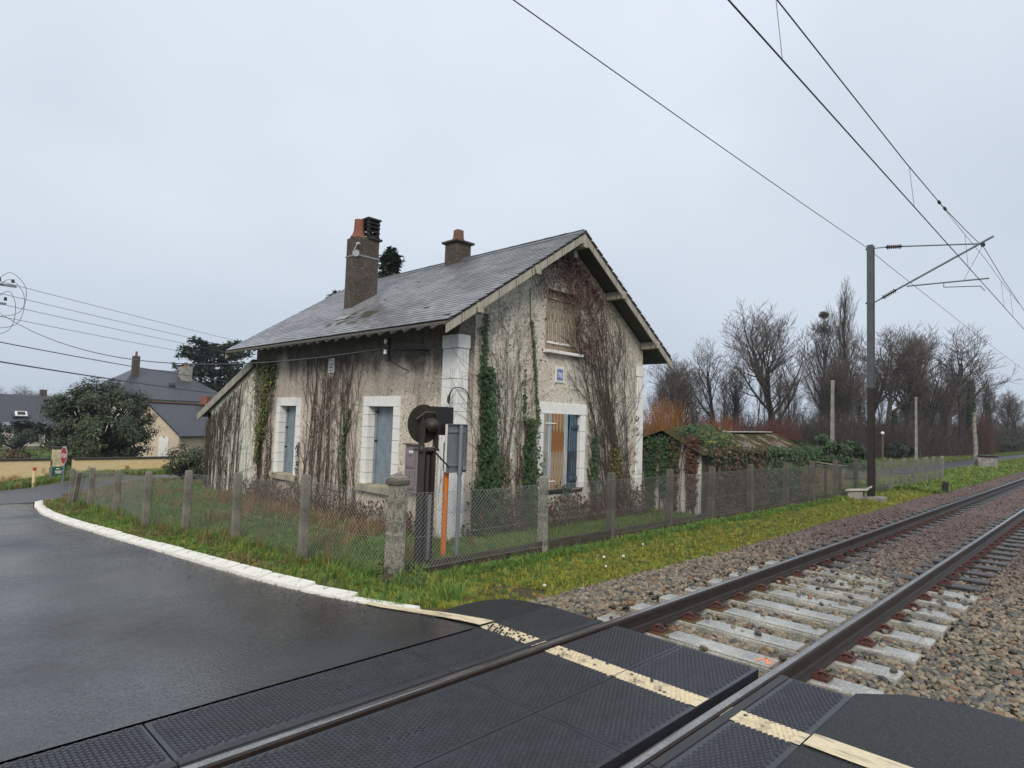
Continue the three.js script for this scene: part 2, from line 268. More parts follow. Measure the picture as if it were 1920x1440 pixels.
{ // sleepers
  const R = RNG(7), near = at(rbox(2.6, .16, .25, .018), 0, -.08, 0);
  const centre = at(rbox(1.0, .02, .235, .008), 0, 0, 0), pad = at(rbox(.24, .012, .24, .004), 0, 0, 0), clip = new MB();
  clip.box(0, .012, 0, .13, .024, .15); clip.add(new THREE.CylinderGeometry(.022, .026, .045, 8), M4(0, .04, 0)); clip.tube(curve([V(-.05, .03, .05), V(0, .06, .03), V(.05, .035, 0), V(0, .055, -.03), V(-.05, .03, -.05)], 12), .009, 5);
  const cg = clip.geo(), dark = rbox(2.55, .14, .24, .015);
  for (let k = 0; k < 118; k++) {
    const z = -5.545 - .606 * k, old = k > 7;
    const t = thing('railway_sleeper', old ? 'dark old sleeper half buried in brown ballast under the rails' : k === 0 ? 'pale wet concrete sleeper against the end of the black rubber panels' : 'pale wet concrete sleeper between the rails near the crossing', 'sleeper', old ? 'dark sleepers further along the track' : k === 0 ? undefined : 'pale concrete sleepers near the crossing', [XC + R.g() * .01, old ? -.195 : -.188, z + R.g() * .012]);
    t.rotation.y = R.g() * .008;
    if (old) part(t, 'sleeper_body', at(dark, 0, -.058, 0), M.sleeperDark);
    else {
      part(t, 'sleeper_body', near, M.sleeper); part(t, 'raised_centre', at(centre, 0, .004, 0), M.sleeper);
      for (const s of [-1, 1]) part(t, 'stained_patch', at(pad, s * .62, .002, 0), M.sleeperPad, 'brown stained patch beside the rail');
    }
    if (k < 26) for (const x of [XL - XC, XR - XC]) for (const s of [-1, 1]) part(t, 'rail_clip', at(cg, x + s * .125, .006, 0, 0, s < 0 ? Math.PI : 0), M.rust);
    if (k === 0) { // orange spray mark
      const b = new MB(); const seg = (a, c) => { const d = V(c[0] - a[0], 0, c[1] - a[1]).normalize(), n = V(-d.z, 0, d.x).multiplyScalar(.011); const y = .0165; b.quad(V(a[0] - n.x, y, a[1] - n.z), V(a[0] + n.x, y, a[1] + n.z), V(c[0] + n.x, y, c[1] + n.z), V(c[0] - n.x, y, c[1] - n.z)); };
      seg([.36, .07], [.40, -.06]); seg([.40, -.06], [.47, .08]); seg([.40, -.06], [.49, -.03]); seg([.47, .08], [.48, .02]);
      part(t, 'spray_mark', b.geo(), mat({ color: lin(.95, .30, .12), roughness: .7 }), 'orange spray painted arrow');
    }
  }
}
// rubber crossing panels with raised round studs
const PITCH = .034;
function studs(x0, x1, z0, z1, y = 0, grow = 0) {
  const b = new MB(), rz = PITCH * .866; let j = 0;
  for (let z = z0 + .016; z < z1 - .012; z += rz, j++) for (let x = x0 + .016 + (j % 2) * PITCH / 2; x < x1 - .014; x += PITCH) {
    const n = 6, r0 = .0152 + grow, r1 = .0105 + grow, h = .011 + grow, c = b.vert(x, y + h, z, 0, 1, 0, x, z), q = b.count;
    for (let s = 0; s < n; s++) { const a = (s + .5) / n * 6.2832, ca = Math.cos(a), sa = Math.sin(a); b.vert(x + ca * r1, y + h, z + sa * r1, ca * .25, .96, sa * .25, x, z); b.vert(x + ca * r0, y - .001, z + sa * r0, ca * .8, .6, sa * .8, x, z); }
    for (let s = 0; s < n; s++) { const e = (s + 1) % n; b.i.push(c, q + e * 2, q + s * 2, q + s * 2, q + e * 2, q + s * 2 + 1, q + e * 2, q + e * 2 + 1, q + s * 2 + 1); }
  }
  return b.geo();
}
const font = await new FontLoader().loadAsync('fonts/droid/droid_sans_bold.typeface.json');
{
  const rows = [['outer', -4.105, -3.482, 'left'], ['inner', -3.345, -2.69, 'mid'], ['inner', -2.682, -2.035, 'mid'], ['outer', -1.872, -1.385, 'right']];
  const word = new TextGeometry('STRAIL', { font, size: .05, depth: .004, curveSegments: 2 }); word.computeBoundingBox(); word.translate(-word.boundingBox.max.x / 2, -.025, 0); word.rotateX(-Math.PI / 2); word.rotateY(-Math.PI / 2);
  const where = { left: 'rubber panel between road and rail', right: 'rubber panel between rail and dark tarmac', mid: 'black rubber panel between the rails' };
  rows.forEach(([kind, x0, x1, side], ri) => {
    const w = x1 - x0, L = 1.822, rim = .022, lipL = side === 'left' ? 0 : 0, lipR = side === 'left' ? .085 : 0, lipX = side === 'right' ? .075 : 0;
    const body = at(rbox(w, .2, L - .006, .006), 0, -.1, 0);
    const sg = studs(-w / 2 + rim + lipX, w / 2 - rim - lipR, -L / 2 + rim, L / 2 - rim);
    for (let k = 0; k < 4; k++) {
      const zc = -4.87 + L * (k + .5), smooth = side === 'left' && k === 0;
      const t = thing('rubber_crossing_panel', `${where[side]}, ${k === 0 ? 'crossed by the white line' : k === 1 ? 'next to the painted one' : 'far from the white line'}`, 'crossing panel', 'rubber crossing panels', [(x0 + x1) / 2, -.008, zc]);
      part(t, 'panel_body', body, M.rubber);
      const s = part(t, 'stud_pattern', sg, smooth ? M.rubberWorn : M.rubber); s.userData.kind = 'stuff';
      if (side === 'left' || side === 'right') part(t, 'rail_lip', at(rbox(.06, .012, L - .01, .005), side === 'left' ? w / 2 - .04 : -w / 2 + .035, .003, 0), M.rubberWorn, 'smooth worn rubber lip along the rail');
      if (k >= 1 && k < 3 && ri < 2) part(t, 'embossed_word', at(word, .02, .006, -.15), M.rubber);
    }
  });
  // painted line across the crossing, worn on the studs
  const L = thing('painted_line', 'long cream white painted line across the rubber panels and tarmac', 'road marking');
  const worn = tex(512, 256, (u, v) => { const a = fbm(u * 90, v * 30, 101, 3), b = fbm(u * 14, v * 4, 102, 3), k = .86 + .1 * (a - .5); return [k, k * .965, k * .83]; }, [4, .3]);
  const wornA = tex(1024, 128, grey((u, v) => { const a = fbm(u * 220, v * 22, 104, 3), b = fbm(u * 16, v * 3, 105, 3), e = Math.min(v, 1 - v) * 7; return a * .75 + b * .5 + Math.min(e, .25) > .62 ? 1 : 0; }), null, false);
  const wornB = tex(1024, 128, grey((u, v) => { const a = fbm(u * 200, v * 22, 106, 3), e = Math.min(v, 1 - v) * 5; return a + Math.min(e, .3) > .36 ? 1 : 0; }), null, false);
  const pm = (al) => mat({ map: worn, alphaMap: al, transparent: true, alphaTest: .5, roughness: .5, color: lin(.86, .84, .80) });
  const P1 = pm(wornA), P2 = pm(wornB); P1.map = P2.map = tex(512, 256, (u, v) => { const a = fbm(u * 120, v * 40, 107, 3), b = fbm(u * 12, v * 5, 108, 4); let k = .95 + .16 * (a - .5) - .5 * clamp((b - .52) * 2.2); return [k, k * .985, k * .95]; }); P1.color = lin(.78, .68, .48); P2.color = lin(.80, .70, .50);
  const sheet = (x0, x1, z0, z1, y, u0, u1) => { const b = new MB(), N = 12; for (let i = 0; i <= N; i++) { const x = lerp(x0, x1, i / N); for (const [z, v] of [[z0, 0], [z1, 1]]) b.vert(x, y, z, 0, 1, 0, lerp(u0, u1, i / N), v); } for (let i = 0; i < N; i++) { const k = i * 2; b.i.push(k, k + 2, k + 1, k + 1, k + 2, k + 3); } return b.geo(); };
  const ZA = -3.885, ZB = -4.065;
  part(L, 'worn_stretch', sheet(-4.105, -3.48, ZA, ZB, -.0035, 0, .3), P1);
  part(L, 'worn_stretch', sheet(-3.345, -2.69, ZA, ZB, -.0035, .3, .6), P2); part(L, 'worn_stretch', sheet(-2.682, -2.035, ZA, ZB, -.0035, .6, .9), P2);
  part(L, 'worn_stretch', sheet(-1.872, -1.385, ZA, ZB, -.0035, .1, .35), P2);
  // paint on the studs: shells a millimetre over the studs that lie inside the line
  for (const [x0, x1, lipL, lipR] of [[-4.105, -3.482, 0, .085], [-3.345, -2.69, 0, 0], [-2.682, -2.035, 0, 0], [-1.872, -1.385, .075, 0]]) {
    const w = x1 - x0, g = studs(-w / 2 + .022 + lipL, w / 2 - .022 - lipR, -.911 + .022, .911 - .022, 0, .0012), P = g.attributes.position, keep = [], ix = g.index, R = RNG(Math.round(x0 * 100) & 255), per = 54;
    const zc = -4.87 + .911, pr = x0 < -4 ? .4 : .97;
    for (let k = 0; k < ix.count; k += per) { const z = P.getZ(ix.getX(k)) + zc; if (z < ZA - .004 && z > ZB + .004 && R() < pr) for (let q = 0; q < per; q++) keep.push(ix.getX(k + q)); }
    g.setIndex(keep); g.translate((x0 + x1) / 2, -.008, zc); const m = part(L, 'painted_studs', g, P2.clone()); m.material.alphaMap = null; m.material.transparent = false; m.material.alphaTest = 0; m.userData.kind = 'stuff';
  }
  part(L, 'paint_on_tarmac', sheet(-1.37, 4, -3.90, -4.09, .0035, 0, 2.2), P2);
  // curved lead-in from the kerb
  const b = new MB(), c0 = [[-5.6, -3.69, .08], [-5.35, -3.72, .1], [-5.1, -3.78, .11], [-4.85, -3.845, .13], [-4.65, -3.9, .15], [-4.45, -3.935, .165], [-4.25, -3.965, .175], [-4.11, -3.975, .18]];
  c0.forEach(([x, z, w], i) => { const y = roadH(x) + .016; b.vert(x, y, z + w / 2, 0, 1, 0, i * .1, 0); b.vert(x, y, z - w / 2, 0, 1, 0, i * .1, 1); if (i) { const k = i * 2; b.i.push(k - 2, k, k - 1, k - 1, k, k + 1); } });
  part(L, 'curved_end', b.geo(), P2);
}
// ballast stones
{
  const R = RNG(11), vars = [];
  for (let k = 0; k < 5; k++) { const g = mergeVertices(new THREE.IcosahedronGeometry(1, 0).deleteAttribute('uv').deleteAttribute('normal')), P = g.attributes.position; for (let i = 0; i < P.count; i++) { const q = .7 + .62 * hash(i, k, 3); P.setXYZ(i, P.getX(i) * q, P.getY(i) * q * .72, P.getZ(i) * q * 1.05); } const h = g.toNonIndexed(); h.computeVertexNormals(); vars.push(h); }
  const spots = [[], [], [], [], []];
  const put = (x, z, s, y) => spots[Math.floor(R() * 5)].push([x, y, z, s]);
  const ok = (x, z) => { if (z > -4.9 && x < -1.3) return false; if (x > -1.4 && z > -5.12) return false; for (const r of [XL, XR]) if (Math.abs(x - r) < .085) return false; if (x < -5.02 - .12 * Math.sin(z * .7) + sstep(-5.6, -4.95, z) * .75 && R() > .035) return false; return true; };
  for (let n = 0; n < 60000; n++) {
    const q = R(), z = -4.9 - Math.pow(R(), 1.55) * 15, x = R.r(-5.3, 1.6); if (!ok(x, z) || x > -.05 * z + .3) continue;
    const k = (-5.545 - z) / .606, onS = Math.abs(k - Math.round(k)) < .24 && k > -.4 && k < 7.6 && x > -4.08 && x < -1.36;
    if (onS && R() > .010 + .055 * Math.max(0, k - 3) * (Math.abs(x - XC) < .6 ? 1 : .35)) continue;
    const k2 = k > 7.6 && Math.abs(k - Math.round(k)) < .22 && Math.abs(Math.abs(x - XL) - .27) < .15 && R() < .85; if (k2) continue;
    const k3 = k > 7.6 && Math.abs(k - Math.round(k)) < .22 && Math.abs(Math.abs(x - XR) - .27) < .15 && R() < .85; if (k3) continue;
    const s = R.r(.017, .034) * (R() < .12 ? 1.25 : 1); put(x, z, s, (onS ? -.178 : ballastH(x, z) - .02) + R.r(0, .03));
  }
  for (let n = 0; n < 42000; n++) { const z = -20 - Math.pow(R(), 1.8) * 100, x = R.r(-5.2, .5); if (!ok(x, z) || x > -.03 * z + .5) continue; put(x, z, R.r(.026, .05) * (1 + (-z - 20) * .012), ballastH(x, z) - .02 + R.r(0, .02)); }
  const m = mat({ map: T.grain, roughness: .55 }); const col = new THREE.Color(), grp = stuff(new THREE.Group(), 'ballast_stones', 'loose grey and brown ballast stones around the rails', 'ballast');
  spots.forEach((S, k) => {
    const I = new THREE.InstancedMesh(vars[k], m, S.length), q = new THREE.Quaternion(), e = new THREE.Euler();
    S.forEach(([x, y, z, s], i) => {
      e.set(R.r(-.6, .6), R.r(0, 6.28), R.r(-.6, .6)); q.setFromEuler(e); I.setMatrixAt(i, new THREE.Matrix4().compose(V(x, y, z), q, V(s * R.r(.9, 1.4), s, s)));
      const far = sstep(-8, -15, z + R.g() * 2.5) , t = R(), w = R.r(.75, 1.35); let c;
      if (t < .40) c = [.30, .25, .17]; else if (t < .62) c = [.17, .16, .135]; else if (t < .78) c = [.085, .092, .085]; else if (t < .93) c = [.36, .29, .20]; else c = [.26, .14, .08];
      const f = [.115 + .055 * t, .072 + .035 * t, .062 + .03 * t]; const a = far * .92; col.setRGB(lerp(c[0], f[0], a) * w, lerp(c[1], f[1], a) * w, lerp(c[2], f[2], a) * w); I.setColorAt(i, col);
    });
    I.name = 'stones'; I.userData.kind = 'stuff'; grp.add(I);
  });
}

// ---------------------------------------------------------------- crossing keeper's house
const HX0 = -16.4, HX1 = -8.25, HZ0 = -7.06, HZ1 = -12.87, HZM = -9.95, EAVE = 3.43, RIDGE = 5.75, EZ0 = -6.42, EZ1 = -13.48, RX0 = -16.85, RX1 = -7.81;
const slope = (RIDGE - EAVE) / (EZ0 - HZM);                // rise per metre of run
const roofY = z => RIDGE - Math.abs(z - HZM) * slope;      // top of the roof plane
const house = thing('house', "abandoned keeper's house with slate roof, vine covered roughcast walls and white corners", 'house');
const BASE = -.6;
// roughcast: grain, lichen specks, black weather streaks with ragged outlines below the eaves
const castBump = tex(512, 512, grey((u, v) => fbm(u * 70, v * 70, 201, 3, 70)), [.9, .9], false);
function roughcast(w, h, x0, streak, tone, seed) {
  return tex(w, h, (u, v) => {
    const X = u * 9, Y = v * 6;                              // metres
    const g = fbm(X * 42, Y * 42, seed, 2), m = fbm(X * 2.2, Y * 2.2, seed + 3, 4), s = fbm(X * 7, Y * .9, seed + 7, 4), sp = fbm(X * 24, Y * 24, seed + 9, 2);
    let k = 1 + .34 * (g - .5) + .22 * (m - .5);
    let c = [tone[0] * k, tone[1] * k, tone[2] * k];
    const st = streak(X, Y, s, m); if (st > 0) { const q = clamp(st) * (.55 + .55 * sp); c = [lerp(c[0], .25, q), lerp(c[1], .235, q), lerp(c[2], .22, q)]; }
    if (m > .6) { const q = clamp((m - .6) * 5) * .5; c = [lerp(c[0], .70, q), lerp(c[1], .64, q), lerp(c[2], .57, q)]; }
    if (sp < .26) c = c.map(a => a * .74);
    return c;
  }, [9, 6]);
}
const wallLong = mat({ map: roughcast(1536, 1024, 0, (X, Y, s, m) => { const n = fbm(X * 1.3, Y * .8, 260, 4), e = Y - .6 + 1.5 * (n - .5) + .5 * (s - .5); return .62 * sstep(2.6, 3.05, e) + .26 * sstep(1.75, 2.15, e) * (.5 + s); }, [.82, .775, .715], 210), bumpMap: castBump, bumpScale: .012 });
const wallGable = mat({ map: roughcast(1024, 1024, 0, (X, Y, s, m) => sstep(.68, .8, s + .2 * (m - .5)) * .3, [.805, .78, .725], 230), bumpMap: castBump, bumpScale: .008 });
const wallWhite = mat({ map: roughcast(1024, 1024, 0, (X, Y, s, m) => sstep(.58, .75, s + .2 * (m - .5)) * .35, [.86, .86, .80], 250), bumpMap: castBump, bumpScale: .006 });
for (const m of [wallLong, wallGable, wallWhite]) m.map.offset.set(0, .1);
// wall slabs; shapes are drawn in (u, y) and set up in the world
function wallSlab(outline, holes, depth) { const s = new THREE.Shape(outline.map(p => new THREE.Vector2(...p))); for (const [x0, y0, x1, y1] of holes) s.holes.push(new THREE.Path([[x0, y0], [x0, y1], [x1, y1], [x1, y0]].map(p => new THREE.Vector2(...p)))); return new THREE.ExtrudeGeometry(s, { depth, bevelEnabled: false }); }
const W1 = { x0: -14.83, x1: -14.0, y0: .42, y1: 2.02 }, W2 = { x0: -10.93, x1: -10.06, y0: .5, y1: 2.03 };
const GW = { z0: -9.32, z1: -10.36, y0: 3.28, y1: 4.52 }, GD = { z0: -9.36, z1: -10.5, y0: .5, y1: 2.0 };
{
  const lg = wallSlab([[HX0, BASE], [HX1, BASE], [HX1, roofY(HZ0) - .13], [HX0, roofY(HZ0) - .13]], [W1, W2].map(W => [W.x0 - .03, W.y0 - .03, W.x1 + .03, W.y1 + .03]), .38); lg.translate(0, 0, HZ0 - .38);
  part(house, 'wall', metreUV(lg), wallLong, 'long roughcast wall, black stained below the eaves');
  const top = RIDGE - .14, e = roofY(HZ0) - .13;
  const gb = wallSlab([[-HZ0 + .38, BASE], [-HZ1, BASE], [-HZ1, e], [-HZM, top], [-HZ0 + .38, e + .38 * slope]], [[-GW.z0, GW.y0, -GW.z1, GW.y1], [-GD.z0 - .03, GD.y0 - .03, -GD.z1 + .03, GD.y1 + .03]], .36); gb.rotateY(Math.PI / 2); gb.translate(HX1 - .36, 0, 0);
  part(house, 'wall', metreUV(gb), wallGable, 'beige roughcast gable wall facing the railway');
  const bk = wallSlab([[HX0, BASE], [HX1 - .36, BASE], [HX1 - .36, e], [HX0, e]], [], .36); bk.translate(0, 0, HZ1); part(house, 'wall', metreUV(bk), wallGable);
  const fg = wallSlab([[-HZ0 + .38, BASE], [-HZ1 - .36, BASE], [-HZ1 - .36, e + .36 * slope], [-HZM, top], [-HZ0 + .38, e + .38 * slope]], [], .36); fg.rotateY(Math.PI / 2); fg.translate(HX0, 0, 0); part(house, 'wall', metreUV(fg), wallGable);
}
// white corner pillars of a few big blocks, with a capital
{
  const R = RNG(31);
  const pillar = (x, z, w, d, y0, y1, cap) => {
    const q = sub(house, 'corner_pillar'); let y = y0;
    while (y < y1 - .01) { const h = Math.min(R.r(.55, .95), y1 - y); part(q, 'stone', at(rbox(w, (y1 - y - h < .3 ? y1 - y : h) - .004, d, .012), x, y + (y1 - y - h < .3 ? y1 - y : h) / 2, z), M.white); y += y1 - y - h < .3 ? y1 - y : h; }
    if (cap) part(q, 'capital', at(rbox(w + .025, .24, d + .025, .012), x, y1 + .125, z), M.white);
  };
  pillar(HX1 - .19, HZ0 - .11, .42, .26, BASE, 3.06, true);
  pillar(HX1 - .2, HZ1 + .1, .44, .28, BASE, 2.98, true);
}
// windows of the long wall: stone surround piece by piece, grey board shutter, sill
const shutMat = mat({ map: T.grain, color: lin(.27, .335, .38), roughness: .5 });
function windowOf(W, dy) {
  const g = sub(house, 'window'), zf = HZ0 + .035, s = .19, R = RNG(Math.round(W.x0 * -40));
  for (const side of [-1, 1]) { let y = W.y0 - .02; const x = side < 0 ? W.x0 - s / 2 : W.x1 + s / 2; let k = 0; while (y < W.y1 - .02) { const h = Math.min(k === 6 ? 1 : R.r(.215, .25), W.y1 - y), hh = W.y1 - y - h < .1 ? W.y1 - y : h; part(g, 'surround_stone', at(rbox(s, hh - .007, .28, .008), x, y + hh / 2, zf - .14 + R.g() * .002), M.white); y += hh; k++; } }
  const L = W.x1 - W.x0 + 2 * s, n = W === W2 ? [.5, .5] : [1]; let x = W.x0 - s; for (const f of n) { part(g, 'lintel_stone', at(rbox(L * f - .006, .2, .28, .008), x + L * f / 2, W.y1 + .1, zf - .137), M.white); x += L * f; }
  part(g, 'sill', at(rbox(L + .09, .15, .36, .012), (W.x0 + W.x1) / 2, W.y0 - .085, zf - .10), mat({ map: T.concrete, color: lin(1.35, 1.28, 1.05), bumpMap: T.grainBump, bumpScale: .003 }), 'stone sill with brown dirt');
  const sh = part(g, 'shutter', at(rbox(W.x1 - W.x0 - .02, W.y1 - W.y0 + .02, .03, .004), (W.x0 + W.x1) / 2, (W.y0 + W.y1) / 2, HZ0 - .175), shutMat, 'flat blue grey board closing the window');
  part(g, 'shutter_frame', at(rbox(.07, W.y1 - W.y0, .045, .006), W.x0 + .045, (W.y0 + W.y1) / 2, HZ0 - .152), shutMat);
  const hn = new THREE.CylinderGeometry(.018, .018, .05, 8); for (const f of dy) part(g, 'hinge', at(hn, W.x0 + .085, lerp(W.y0, W.y1, f), HZ0 - .125, Math.PI / 2), M.black);
}
windowOf(W1, [.38, .68, .93]); windowOf(W2, [.55, .93]);
// gable: upper closed wooden shutters, lower blue peeling shutters, one ajar
const woodPeel = (a, b, c, seed) => tex(256, 512, (u, v) => { const g = fbm(u * 16, v * 3, seed, 4), s = fbm(u * 5, v * 1.1, seed + 4, 3), f = fbm(u * 60, v * 8, seed + 6, 3); const q = sstep(.44, .56, g * .55 + s * .5), r = sstep(.56, .66, fbm(u * 8, v * 2.5, seed + 9, 4)); return [0, 1, 2].map(k => (lerp(lerp(a[k], b[k], q), c[k], r)) * (.8 + .4 * f)); }, [.5, 1.6]);
{
  const g = sub(house, 'window'), xf = HX1 - .1, mm = mat({ map: woodPeel([.52, .45, .37], [.62, .57, .50], [.72, .69, .63], 301), roughness: .9 }), mid = (GW.z0 + GW.z1) / 2;
  for (const [a, b] of [[GW.z0, mid], [mid, GW.z1]]) {
    const w = (a - b) - .012, s = 4; for (let k = 0; k < s; k++) part(g, 'plank', at(rbox(.028, GW.y1 - GW.y0 - .02, w / s - .006, .004), xf, (GW.y0 + GW.y1) / 2, a - .006 - (k + .5) * w / s), mm);
    part(g, 'batten', at(rbox(.03, .045, w - .03, .005), xf + .025, GW.y0 + .17, (a + b) / 2), M.white); part(g, 'batten', at(rbox(.03, .045, w - .03, .005), xf + .025, GW.y1 - .16, (a + b) / 2), mm);
  }
  part(g, 'sill', at(rbox(.24, .06, GW.z0 - GW.z1 + .12, .008), HX1 + .0, GW.y0 - .035, mid), M.white);
  for (const z of [GW.z0, GW.z1]) part(g, 'frame', at(rbox(.1, GW.y1 - GW.y0, .05, .006), HX1 - .045, (GW.y0 + GW.y1) / 2, z + (z === GW.z0 ? -.02 : .02)), mm);
}
{
  const g = sub(house, 'window'), W = GD, xf = HX1 + .03, R = RNG(41);
  for (const z of [W.z0 + .085, W.z1 - .085]) { let y = W.y0 - .02; while (y < W.y1 - .02) { const h = Math.min(R.r(.3, .42), W.y1 - y), hh = W.y1 - y - h < .15 ? W.y1 - y : h; part(g, 'surround_stone', at(rbox(.3, hh - .007, .17, .008), xf - .15, y + hh / 2, z), M.white); y += hh; } }
  { const L = W.z0 - W.z1 + .4; for (const k of [0, 1]) part(g, 'lintel_stone', at(rbox(.3, .22, L / 2 - .006, .01), xf - .148, W.y1 + .112, W.z0 + .2 - L * (k + .5) / 2), M.white); }
  part(g, 'sill', at(rbox(.26, .1, W.z0 - W.z1 + .3, .012), HX1 - .13, W.y0 - .08, (W.z0 + W.z1) / 2), M.concrete);
  // shutters: left one stands slightly proud, right one hangs open
  const peel = mat({ map: woodPeel([.60, .42, .25], [.53, .35, .19], [.62, .56, .47], 320), roughness: .85 }), pale2 = mat({ map: woodPeel([.62, .62, .60], [.52, .52, .50], [.66, .60, .50], 330), roughness: .85 }), blue = mat({ map: woodPeel([.13, .16, .19], [.22, .27, .32], [.34, .44, .52], 340), roughness: .8 }), pale = mat({ map: woodPeel([.60, .62, .64], [.70, .72, .74], [.52, .62, .70], 360), roughness: .85 });
  const H = W.y1 - W.y0 + .02;
  const mk = (nm, lab, w, mats, pivotZ, ang, lean) => {
    const q = sub(g, nm); q.userData.label = lab; q.position.set(HX1 + .055, W.y0 - .01, pivotZ); q.rotation.set(0, ang, 0); q.rotateX(lean || 0);
    const b = mats.length; const boards = mats.map((m, k) => at(rbox(.03, H, w / b - .005, .004), 0, H / 2, -(k + .5) * w / b));
    return [q, boards];
  };
  let [q, bs] = mk('shutter', 'wooden shutter with peeling pale blue and bare orange boards', .72, [pale2, pale, peel, peel, peel, peel, pale], W.z0 + .04, .03);
  const groups = new Map(); [pale2, pale, peel, peel, peel, peel, pale].forEach((m, k) => { part(q, 'plank', bs[k], m); });
  part(q, 'edge_board', at(rbox(.03, H, .11, .004), -.04, H / 2, -.735, 0, 1.2), pale); for (const y of [.17, H - .2]) part(q, 'strap_hinge', at(rbox(.012, .022, .34, .003), .02, y, -.17), M.white);
  [q, bs] = mk('shutter', 'dark blue weathered shutter hanging open at an angle', .44, [blue, blue, blue], W.z0 - .73, .3, -.03);
  bs.forEach(b => part(q, 'plank', b, blue)); for (const y of [.2, H - .25]) part(q, 'batten', at(rbox(.035, .09, .36, .006), .03, y, -.21), blue);
}
// number plates
{
  const plate = (txt, blue) => { const c = document.createElement('canvas'); c.width = 128; c.height = 160; const x = c.getContext('2d'); x.fillStyle = '#c9cbcb'; x.fillRect(0, 0, 128, 160); x.fillStyle = blue ? '#6878ab' : '#c9cbcb'; x.fillRect(14, 18, 100, 124); x.strokeStyle = '#2d3648'; x.lineWidth = 5; x.strokeRect(16, 20, 96, 120); x.fillStyle = blue ? '#d5daea' : '#232c40'; x.font = 'bold 82px sans-serif'; x.textAlign = 'center'; x.textBaseline = 'middle'; x.fillText(txt, 64, 84); const t = new THREE.CanvasTexture(c); t.colorSpace = THREE.SRGBColorSpace; return mat({ map: t, roughness: .4 }); };
  const fl = new THREE.PlaneGeometry(.22, .28);
  const a = sub(house, 'number_plate'); a.userData.label = 'white enamel number plate with dark digits'; part(a, 'plate', at(rbox(.25, .32, .02, .006), -12.5, 2.92, HZ0 + .012), M.white); part(a, 'face', at(fl, -12.5, 2.92, HZ0 + .0245), plate('37', false));
  const b = sub(house, 'number_plate'); b.userData.label = 'blue and white enamel number plate on the gable'; part(b, 'plate', at(rbox(.02, .32, .27, .006), HX1 + .012, 2.80, -9.78), M.white); part(b, 'face', at(fl, HX1 + .0245, 2.80, -9.78, 0, Math.PI / 2), plate('70', true));
}
